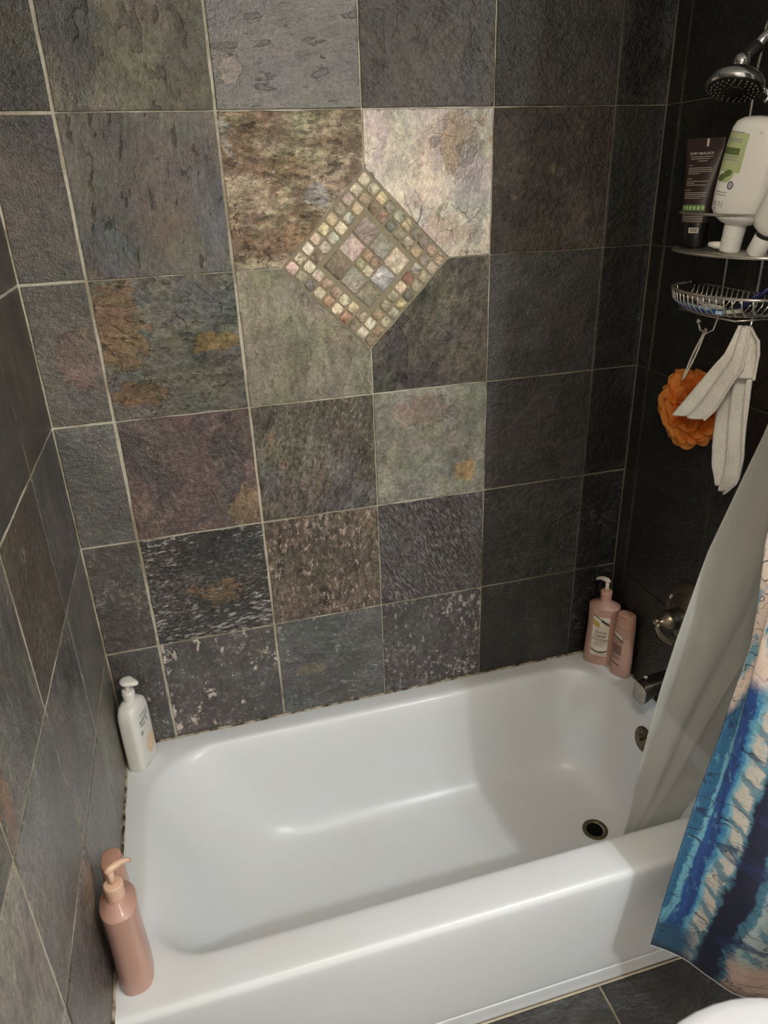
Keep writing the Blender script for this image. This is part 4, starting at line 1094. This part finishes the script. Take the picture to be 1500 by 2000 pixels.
# ------------------------------------------------------------------ loofah and washcloth
def loofah():
    c = Vector((.705, -.288, .893))
    t = thing('loofah', 'orange mesh bath puff hanging from the left caddy hook', 'loofah', c)
    m, nt, b = new_mat('orange_netting')
    tc = nt.n('ShaderNodeTexCoord').outputs['Object']; n = nt.noise(tc, 30, 4)
    nt.put(b.inputs['Base Color'], nt.mix(nt.smooth(n, .3, .7), rgb(255, 158, 62), rgb(255, 186, 100)))
    b.inputs['Roughness'].default_value = .5
    tr = nt.n('ShaderNodeBsdfTranslucent'); tr.inputs[0].default_value = rgb(255, 178, 90)
    mx = nt.n('ShaderNodeMixShader'); mx.inputs[0].default_value = .6
    tp = nt.n('ShaderNodeBsdfTransparent'); mx2 = nt.n('ShaderNodeMixShader')
    # open netting: fine crossing threads
    uv = nt.n('ShaderNodeTexCoord').outputs['UV']; s3 = nt.sep(uv)
    wv = nt.m('MAXIMUM', nt.m('SINE', nt.m('MULTIPLY', nt.m('ADD', s3[0], s3[1]), 260)), nt.m('SINE', nt.m('MULTIPLY', nt.m('SUBTRACT', s3[0], s3[1]), 260)))
    nt.put(mx2.inputs[0], nt.smooth(wv, .0, .5, .22, .0))
    L = m.node_tree.links
    L.new(b.outputs[0], mx.inputs[1]); L.new(tr.outputs[0], mx.inputs[2]); L.new(mx.outputs[0], mx2.inputs[1]); L.new(tp.outputs[0], mx2.inputs[2])
    L.new(mx2.outputs[0], m.node_tree.nodes['Material Output'].inputs[0])
    rng = random.Random(11); bm = bmesh.new(); uvl = bm.loops.layers.uv.new('UVMap')
    NP = 190
    for q in range(NP):
        zz = 1 - 2*(q+.5)/NP; th = q*2.39996 + rng.uniform(-.3, .3); rr = math.sqrt(1-zz*zz)
        d = Vector((rr*math.cos(th), rr*math.sin(th), zz + rng.uniform(-.12, .12))).normalized()
        a = d.orthogonal().normalized(); a = (Matrix.Rotation(rng.uniform(0, 6.28), 3, d) @ a); b = d.cross(a)
        W_ = rng.uniform(.018, .028); Rm = .102*rng.uniform(.80, 1.0); r0 = .022; C_ = rng.uniform(.004, .016); B_ = rng.uniform(-.022, .022)
        fold = rng.uniform(.2, 1.0); rows = []; nu, nv = 10, 9
        for i in range(nv+1):
            v = i/nv; tip = math.sqrt(max(0, 1-(max(0, v-.5)/.5)**2.2)); row = []
            for j in range(nu+1):
                sx = 2*j/nu-1
                al = sx*1.05; p = d*(r0 + (Rm-r0)*v*math.cos(al)) + a*((Rm-r0)*v*math.sin(al)*W_*24) + b*(C_*sx*sx*fold + B_*v*v + .004*math.sin(sx*5+q)*v)
                p.x = min(p.x*.52, .034); row.append(bm.verts.new(p))
            rows.append(row)
        for i in range(nv):
            for j in range(nu):
                fc = bm.faces.new((rows[i][j], rows[i][j+1], rows[i+1][j+1], rows[i+1][j]))
                for lp, (uu, vv) in zip(fc.loops, ((j, i), (j+1, i), (j+1, i+1), (j, i+1))): lp[uvl].uv = (uu/nu*.3, vv/nv*.35)
    o = from_bm('mesh_puff', bm, m, t, smooth=True, recalc=False)
    cord = plain('twisted_cord', rgb(206, 198, 184), .7, var=.3, vscale=300, bump=.6)
    bm = bmesh.new(); hook = Vector((XR-.036, YC+.060, 1.0775)) - c; kn = Vector((-.030, .0, .070))
    for s in (-1, 1):
        pts = [kn]
        for k in range(1, 8):
            f = k/8; pts.append(kn.lerp(hook, f) + Vector((0, s*.005*math.sin(math.pi*f), 0)))
        pts += [hook + Vector((0, s*.0035, 0)), hook + Vector((0, 0, .004))]
        bm_tube(bm, pts, [.0019 + .0005*(i % 2) for i in range(len(pts))], 7)
    from_bm('cord', bm, cord, t, smooth=True)
loofah()
def washcloth():
    m, nt, b = new_mat('terry_cloth')
    tc = nt.n('ShaderNodeTexCoord').outputs['Object']
    n = nt.noise(tc, 420, 2, .5); n2 = nt.noise(tc, 14, 4)
    f = nt.m('MULTIPLY_ADD', n, .5, .74)
    nt.put(b.inputs['Base Color'], nt.mix(1.0, nt.mix(nt.smooth(n2, .35, .7), rgb(246, 243, 236), rgb(232, 227, 218)), nt.comb(f, f, f), 'MULTIPLY'))
    b.inputs['Roughness'].default_value = .95; b.inputs['Sheen Weight'].default_value = .3
    nt.put(b.inputs['Normal'], nt.bump(n, .9, .003))
    def sheet(bm, left, right, x0, x1, folds, amp, ph):
        """left/right: (y, z) edge lines from hook to hem; x0/x1 distance from the wall along them"""
        nn, mm = 40, 26; rows = []
        def ev(pl, f):
            g = f*(len(pl)-1); i = min(int(g), len(pl)-2); q = g-i; return tuple(pl[i][k]+(pl[i+1][k]-pl[i][k])*q for k in (0, 1))
        for i in range(nn+1):
            f = i/nn; a, b_ = ev(left, f), ev(right, f); row = []
            for j in range(mm+1):
                g = j/mm
                y = a[0]+(b_[0]-a[0])*g; z = a[1]+(b_[1]-a[1])*g
                x = x0+(x1-x0)*f - amp*min(1, f*2+.35)*math.sin(folds*math.pi*2*(g+.08*math.sin(f*4+ph))+ph)
                row.append(bm.verts.new((x, y, z)))
            rows.append(row)
        for i in range(nn):
            for j in range(mm): bm.faces.new((rows[i][j], rows[i][j+1], rows[i+1][j+1], rows[i+1][j]))
    o0 = Vector((.69, -.45, 1.07))
    t = thing('washcloth', 'white terry washcloth hung on the caddy hook next to the orange puff', 'washcloth', o0)
    parts = []
    bm = bmesh.new()
    sheet(bm, [(-.430, 1.113), (-.420, 1.053), (-.409, .961), (-.405, .90), (-.403, .84), (-.405, .797), (-.430, .755)], [(-.462, 1.113), (-.486, 1.056), (-.488, .991), (-.495, .915), (-.505, .838), (-.494, .778), (-.455, .737)], .690, .700, 2.2, .010, .4)
    sheet(bm, [(-.436, 1.115), (-.424, 1.055), (-.382, .99), (-.350, .94), (-.323, .894)], [(-.470, 1.112), (-.482, 1.035), (-.456, .985), (-.436, .935), (-.421, .909)], .678, .640, 1.8, .007, 1.7)
    sheet(bm, [(-.445, 1.115), (-.460, 1.075), (-.457, 1.038), (-.457, 1.011)], [(-.462, 1.112), (-.500, 1.095), (-.510, 1.07), (-.510, 1.016)], .688, .678, 1.2, .008, .2)
    for v in bm.verts: v.co -= o0
    o = from_bm('cloth', bm, m, t, smooth=True, recalc=False)
    sl = o.modifiers.new('t', 'SOLIDIFY'); sl.thickness = .0045; sl.offset = 0
washcloth()

# ------------------------------------------------------------------ curtains
def poly_at(keys, z):
    """keys: (z, *values) sorted by falling z"""
    if z >= keys[0][0]: return keys[0][1:]
    for a, b in zip(keys, keys[1:]):
        if a[0] >= z >= b[0]:
            f = (a[0]-z)/(a[0]-b[0]); return tuple(p+(q-p)*f for p, q in zip(a[1:], b[1:]))
    return keys[-1][1:]
ROD_Z = 1.80
def cloth_grid(name, paths, zs, nu, mat, parent, ulen, thick):
    """paths(z) -> list of control points in plan; sampled into nu columns"""
    bm = bmesh.new(); uvl = bm.loops.layers.uv.new('UVMap'); rows = []
    for z in zs:
        pts = [Vector(p) for p in paths(z)]
        # Catmull-Rom through the plan points
        seg = len(pts)-1; row = []
        for j in range(nu+1):
            g = j/nu*seg; i = min(int(g), seg-1); q = g-i
            p0, p1, p2, p3 = pts[max(i-1, 0)], pts[i], pts[i+1], pts[min(i+2, seg)]
            p = .5*((2*p1) + (-p0+p2)*q + (2*p0-5*p1+4*p2-p3)*q*q + (-p0+3*p1-3*p2+p3)*q**3)
            row.append(bm.verts.new((p.x, p.y, z + (p.z if len(p) > 2 else 0))))
        rows.append(row)
    for i in range(len(zs)-1):
        for j in range(nu):
            f = bm.faces.new((rows[i][j], rows[i][j+1], rows[i+1][j+1], rows[i+1][j]))
            for lp, (a, b) in zip(f.loops, ((j, i), (j+1, i), (j+1, i+1), (j, i+1))): lp[uvl].uv = (a/nu*ulen, zs[b])
    o = from_bm(name, bm, mat, parent, smooth=True, recalc=False)
    s = o.modifiers.new('t', 'SOLIDIFY'); s.thickness = thick; s.offset = 0
    return o
def make_print():
    m, t, b = new_mat('blue_printed_fabric')
    uv = t.n('ShaderNodeTexCoord').outputs['UV']; s = t.sep(uv); u, v = s[0], s[1]
    p = t.comb(u, v, 0.0)
    w1 = t.m('SUBTRACT', t.noise(p, 7, 4, .6), .5); w2 = t.m('SUBTRACT', t.noise(t.v('MULTIPLY', p, (1.0, 1.6, 1)), 30, 8, .72, .5), .5)
    # bands run up the cloth and lean to the hem
    lean = t.m('MULTIPLY', t.m('MULTIPLY', t.smooth(v, .25, -.25), -1.0), .085)
    su = t.m('SUBTRACT', t.m('ADD', u, t.m('MULTIPLY_ADD', w1, .075, t.m('MULTIPLY', w2, .034))), lean)
    su = t.m('SUBTRACT', su, .05)
    sway = t.m('MULTIPLY', t.m('SINE', t.m('MULTIPLY', v, 9.0)), .012)
    su = t.m('ADD', su, sway)
    cr = t.n('ShaderNodeValToRGB'); t.put(cr.inputs[0], su); el = cr.color_ramp.elements
    cr.color_ramp.interpolation = 'LINEAR'
    stops = [(.0, (40,96,134)), (.012, (104,164,186)), (.034, (34,76,138)), (.062, (30,64,126)), (.090, (62,132,180)), (.102, (128,178,196)), (.114, (196,190,180)), (.152, (84,128,144)), (.160, (14,20,50)), (.222, (62,108,130)), (.240, (150,164,162)), (.30, (84,124,140)), (.36, (60,104,130))]
    el[0].position = stops[0][0]; el[0].color = rgb(*stops[0][1]); el[1].position = 1.0; el[1].color = rgb(60, 110, 140)
    last = stops[0][1]
    for ps, cc in stops[1:]:
        e = el.new(ps - .0022); e.color = rgb(*last)
        e = el.new(ps + .0022); e.color = rgb(*cc); last = cc
    c = cr.outputs[0]
    # arching teal strokes over the pale trunks
    arc = t.m('SINE', t.m('MULTIPLY', t.m('ADD', v, t.m('ADD', t.m('MULTIPLY', t.m('MULTIPLY', su, su), 2.0), t.m('MULTIPLY', w1, .06))), 112.0))
    pale = t.m('MULTIPLY', t.smooth(su, .095, .115), t.smooth(su, .17, .155))
    pale = t.m('MAXIMUM', pale, t.smooth(su, .24, .26))
    c = t.mix(t.m('MULTIPLY', t.m('MULTIPLY', t.smooth(arc, .35, .75), pale), .8), c, rgb(70, 120, 140))
    # darker brush strokes on the blue
    br = t.noise(t.v('MULTIPLY', p, (7, 16, 1)), 1.0, 5, .6, 1.2)
    c = t.mix(t.m('MULTIPLY', t.smooth(br, .56, .64), .75), c, rgb(26, 40, 84))
    c = t.mix(t.m('MULTIPLY', t.smooth(t.noise(p, 30, 8, .75, .6), .57, .60), t.m('MULTIPLY', t.smooth(su, .165, .15), .5)), c, rgb(110, 172, 192))
    # pale sky with ink lines in the upper part
    top = t.smooth(t.m('MULTIPLY_ADD', w1, .22, t.m('MULTIPLY_ADD', u, -.55, v)), .47, .52)
    sky = t.mix(t.smooth(t.noise(p, 13, 4, .6, .5), .54, .62), rgb(226, 206, 194), rgb(120, 170, 190))
    c = t.mix(top, c, sky)
    low = t.smooth(t.m('ADD', v, t.m('MULTIPLY', w1, .1)), -.01, -.06)
    c = t.mix(t.m('MULTIPLY', low, t.smooth(su, .19, .10)), c, rgb(44, 84, 112))
    c = t.mix(t.m('MULTIPLY', t.smooth(v, -.02, -.06), t.smooth(su, .225, .24)), c, rgb(190, 164, 148))
    # black ink twigs
    for sc, tw, wd, off in ((7, .2, .0075, 0), (9, .6, .0065, 8.9)):
        q = t.v('ADD', t.v('MULTIPLY', p, (1.0, 2.0+tw, 1)), (off, off*.7, off))
        nn = t.noise(t.v('MULTIPLY', q, (.75, 1.1, 1)), sc, 1.5, .4, .15)
        ln = t.smooth(t.m('ABSOLUTE', t.m('SUBTRACT', nn, .5)), wd*.35, wd, 1.0, 0.0)
        msk = t.smooth(t.noise(t.v('ADD', p, (off, 3, 1)), 6, 3), .44, .56)
        c = t.mix(t.m('MULTIPLY', t.m('MULTIPLY', ln, msk), .85), c, rgb(22, 26, 40))
    for fq, bend, off, wd in ((150.0, 3.0, .0, .10), (95.0, -2.2, .4, .07), (210.0, 1.2, .9, .12)):
        du = t.m('SUBTRACT', u, .10 + off*.1)
        sw = t.m('ADD', v, t.m('ADD', t.m('MULTIPLY', t.m('MULTIPLY', du, du), bend), t.m('ADD', t.m('MULTIPLY', w1, .16), t.m('MULTIPLY', u, .35*(off-.4)))))
        ln = t.smooth(t.m('ABSOLUTE', t.m('SINE', t.m('MULTIPLY', sw, fq*.5))), .0, wd, 1.0, 0.0)
        mk = t.smooth(t.noise(t.v('ADD', p, (off*9, 5, 2)), 11, 4, .6), .47, .57)
        c = t.mix(t.m('MULTIPLY', t.m('MULTIPLY', ln, mk), .8), c, rgb(24, 30, 46))
    weave = t.noise(p, 900, 2)
    fz = t.m('MULTIPLY_ADD', weave, .35, .82)
    c = t.mix(1.0, c, t.comb(fz, fz, fz), 'MULTIPLY')
    # hem stitch along the side and bottom
    c = t.mix(t.m('MULTIPLY', t.smooth(t.m('ABSOLUTE', t.m('SUBTRACT', u, .012)), .0006, .0012, 1.0, 0.0), .35), c, rgb(150, 170, 190))
    t.put(b.inputs['Base Color'], c); b.inputs['Roughness'].default_value = .65
    b.inputs['Sheen Weight'].default_value = .1
    t.put(b.inputs['Normal'], t.bump(t.noise(p, 22, 4), .25, .01))
    return m
def curtain():
    t = thing('shower_curtain', 'blue printed fabric shower curtain hanging outside the tub', 'curtain', (0, 0, 0))
    EDGE = [(1.80, .535, -.765), (1.30, .50, -.795), (.83, .460, -.828), (.72, .465, -.835), (.63, .466, -.838), (.52, .447, -.840), (.42, .432, -.842), (.29, .408, -.843), (.16, .390, -.845), (.02, .372, -.848), (-.12, .353, -.853)]
    BOT = [(.353, -.853), (.381, -.877), (.406, -.907), (.428, -.950), (.462, -1.000), (.530, -1.020), (.600, -.985), (.700, -.925)]
    TOP = [(.535, -.765), (.562, -.800), (.588, -.775), (.614, -.812), (.640, -.775), (.666, -.812), (.692, -.775), (.720, -.790)]
    def paths(z):
        f = max(0, min(1, (1.80-z)/1.92)); f2 = f**.75
        e = poly_at(EDGE, z); out = []
        for i, (a, b) in enumerate(zip(TOP, BOT)):
            x = a[0]+(b[0]-a[0])*f2; y = a[1]+(b[1]-a[1])*f2
            if i == 0: x, y = e
            elif i == 1: x = x*.5 + (e[0]+.03)*.5; y = y*.6+(e[1]-.026)*.4
            dz = 0
            out.append((x, y, dz))
        return out
    zs = [ROD_Z-.01 - (ROD_Z-.01+.12)*i/110 for i in range(111)]
    m = make_print()
    cloth_grid('curtain_cloth', paths, zs, 120, m, t, .46, .0012)
    bm = bmesh.new(); pts = paths(-.12); P = [Vector((p[0], p[1], -.12)) for p in pts]; Q = []
    seg = len(P)-1
    for j in range(61):
        g = j/60*seg; i = min(int(g), seg-1); q = g-i; p0, p1, p2, p3 = P[max(i-1, 0)], P[i], P[i+1], P[min(i+2, seg)]
        Q.append(.5*((2*p1)+(-p0+p2)*q+(2*p0-5*p1+4*p2-p3)*q*q+(-p0+3*p1-3*p2+p3)*q**3))
    bm_tube(bm, Q, .0012, 6); h = from_bm('hem', bm, plain('white_hem_thread', rgb(205, 208, 214), .6), t, smooth=True); h['label'] = 'thin white hem along the bottom edge'
curtain()
def liner():
    t = thing('curtain_liner', 'translucent white vinyl liner tucked inside the tub', 'curtain', (0, 0, 0))
    m = bpy.data.materials.new('frosted_vinyl'); m.use_nodes = True; n = NT(m.node_tree); b = m.node_tree.nodes['Principled BSDF']
    tc = n.n('ShaderNodeTexCoord').outputs['Object']; nz = n.noise(n.v('MULTIPLY', tc, (1, 1, .35)), 26, 5, .6)
    n.put(b.inputs['Base Color'], n.mix(nz, rgb(214, 213, 207), rgb(238, 238, 234)))
    n.put(b.inputs['Roughness'], n.m('MULTIPLY_ADD', nz, .25, .22))
    n.put(b.inputs['Normal'], n.bump(nz, .6, .010))
    tr = n.n('ShaderNodeBsdfTranslucent'); tr.inputs[0].default_value = rgb(228, 228, 222)
    tp = n.n('ShaderNodeBsdfTransparent'); tp.inputs[0].default_value = (.92, .92, .9, 1)
    a = n.n('ShaderNodeMixShader'); a.inputs[0].default_value = .45; c = n.n('ShaderNodeMixShader'); c.inputs[0].default_value = .42
    L = m.node_tree.links
    L.new(b.outputs[0], a.inputs[1]); L.new(tr.outputs[0], a.inputs[2]); L.new(a.outputs[0], c.inputs[1]); L.new(tp.outputs[0], c.inputs[2])
    L.new(c.outputs[0], m.node_tree.nodes['Material Output'].inputs[0])
    LE = [(1.80, .560, -.745), (1.30, .545, -.735), (1.0, .520, -.722), (.89, .482, -.722), (.765, .440, -.722), (.675, .422, -.722), (.58, .403, -.722), (.47, .392, -.715), (.355, .387, -.705), (.19, .379, -.696), (.10, .392, -.680), (0, .412, -.648), (-.071, .420, -.629), (-.16, .424, -.61)]
    RE = [(1.80, .735, -.740), (1.0, .735, -.725), (.59, .622, -.715), (.42, .545, -.712), (.32, .510, -.708), (.22, .488, -.700), (.09, .468, -.678), (-.01, .463, -.648), (-.084, .457, -.632), (-.16, .452, -.615)]
    RR = [(1.80, .738, -.740), (1.0, .738, -.725), (.59, .690, -.718), (.42, .650, -.712), (.22, .610, -.700), (.09, .585, -.680), (-.01, .570, -.652), (-.084, .565, -.636), (-.16, .56, -.615)]
    def paths(z):
        l, s, r = poly_at(LE, z), poly_at(RE, z), poly_at(RR, z)
        k = 1.0 if z > .1 else .45
        out = [(l[0], l[1], 0)]
        for f, dy in ((.3, .008), (.55, -.005), (.8, .006), (1.0, -.011)): out.append((l[0]+(s[0]-l[0])*f, l[1]+(s[1]-l[1])*f + dy*k, 0))
        for f, dy in ((.22, .010), (.5, .012), (.8, .004), (1.0, .008)): out.append((s[0]+(r[0]-s[0])*f, s[1]+(r[1]-s[1])*f + dy*k, 0))
        return out
    zs = [ROD_Z-.012 - (ROD_Z-.012+.16)*i/90 for i in range(91)]
    cloth_grid('liner_sheet', paths, zs, 72, m, t, .5, .0006)
liner()
def rod():
    t = thing('curtain_rod', 'slim metal curtain rod spanning the tub above the printed curtain', 'rod', (0, -.768, ROD_Z))
    bm = bmesh.new(); bm_tube(bm, [(XL, 0, .012), (0, 0, .012), (XR, 0, .012)], .0125, 20); from_bm('rod_tube', bm, M['chrome'], t, smooth=True)
    for s, x in ((1, XL), (-1, XR)):
        bm = bmesh.new(); bm_lathe(bm, [(.026, 0), (.026, .010), (.018, .018), (.013, .019)], 28, axis_mat((x, 0, .012), (s, 0, 0))); autosmooth(from_bm('end_flange', bm, M['chrome'], t), 35)
rod()

# ------------------------------------------------------------------ toilet at the lower right
def toilet():
    por = plain('white_porcelain', rgb(236, 236, 238), .12, var=.01, vscale=20, coat=.4)
    t = thing('toilet', 'white toilet with closed lid on the slate floor in front of the tub', 'toilet', (0, -1.262, -LIFT))
    def oval(cx, a0, a1, b, z, n=44, p=2.0):
        out = []
        for j in range(n):
            th = 2*math.pi*j/n; c, s = math.cos(th), math.sin(th)
            out.append(Vector((cx + (a1 if c > 0 else a0)*math.copysign(abs(c)**(2/p), c), b*math.copysign(abs(s)**(2/p), s), z)))
        return out
    bm = bmesh.new()
    bm_loft(bm, [oval(.36, .20, .22, .105, .001, p=2.4), oval(.36, .195, .22, .10, .03, p=2.4), oval(.35, .17, .22, .095, .12), oval(.34, .19, .22, .12, .22), oval(.315, .23, .24, .165, .31), oval(.31, .24, .24, .178, .36), oval(.31, .242, .24, .180, .378), oval(.31, .23, .23, .170, .384)])
    autosmooth(from_bm('bowl', bm, por, t), 60)
    bm = bmesh.new(); bm_loft(bm, [oval(.31, .245, .21, .184, .385, p=2.1), oval(.31, .250, .215, .189, .389, p=2.1), oval(.31, .250, .215, .189, .398, p=2.1), oval(.31, .244, .21, .183, .402, p=2.1)])
    autosmooth(from_bm('seat', bm, por, t), 60)
    bm = bmesh.new(); bm_loft(bm, [oval(.31, .244, .21, .184, .403, p=2.1), oval(.31, .250, .215, .190, .406, p=2.1), oval(.31, .250, .215, .190, .413, p=2.1), oval(.31, .243, .21, .184, .4185, p=2.1), oval(.31, .225, .19, .168, .4215, p=2.1), oval(.31, .12, .1, .09, .424)])
    autosmooth(from_bm('lid', bm, por, t), 60)
    bm = bmesh.new(); bm_loft(bm, [oval(.635, .085, .085, .18, .36, p=6), oval(.635, .095, .095, .20, .40, p=6), oval(.635, .098, .098, .21, .70, p=6)]); autosmooth(from_bm('tank', bm, por, t), 50)
    bm = bmesh.new(); bm_loft(bm, [oval(.635, .102, .102, .216, .701, p=6), oval(.635, .105, .105, .220, .706, p=6), oval(.635, .105, .105, .220, .725, p=6), oval(.635, .098, .098, .212, .735, p=6)]); autosmooth(from_bm('tank_lid', bm, por, t), 50)
    bm = bmesh.new(); bm_tube(bm, [(.534, -.14, .64), (.522, -.14, .64), (.518, -.11, .638), (.518, -.08, .634)], [.008, .008, .006, .007], 10); from_bm('flush_lever', bm, M['chrome'], t, smooth=True)
toilet()

# ------------------------------------------------------------------ raise everything so the floor is at z = 0
for o in list(S.objects):
    if o.parent is None and o.type not in ('CAMERA', 'LIGHT'): o.location.z += LIFT
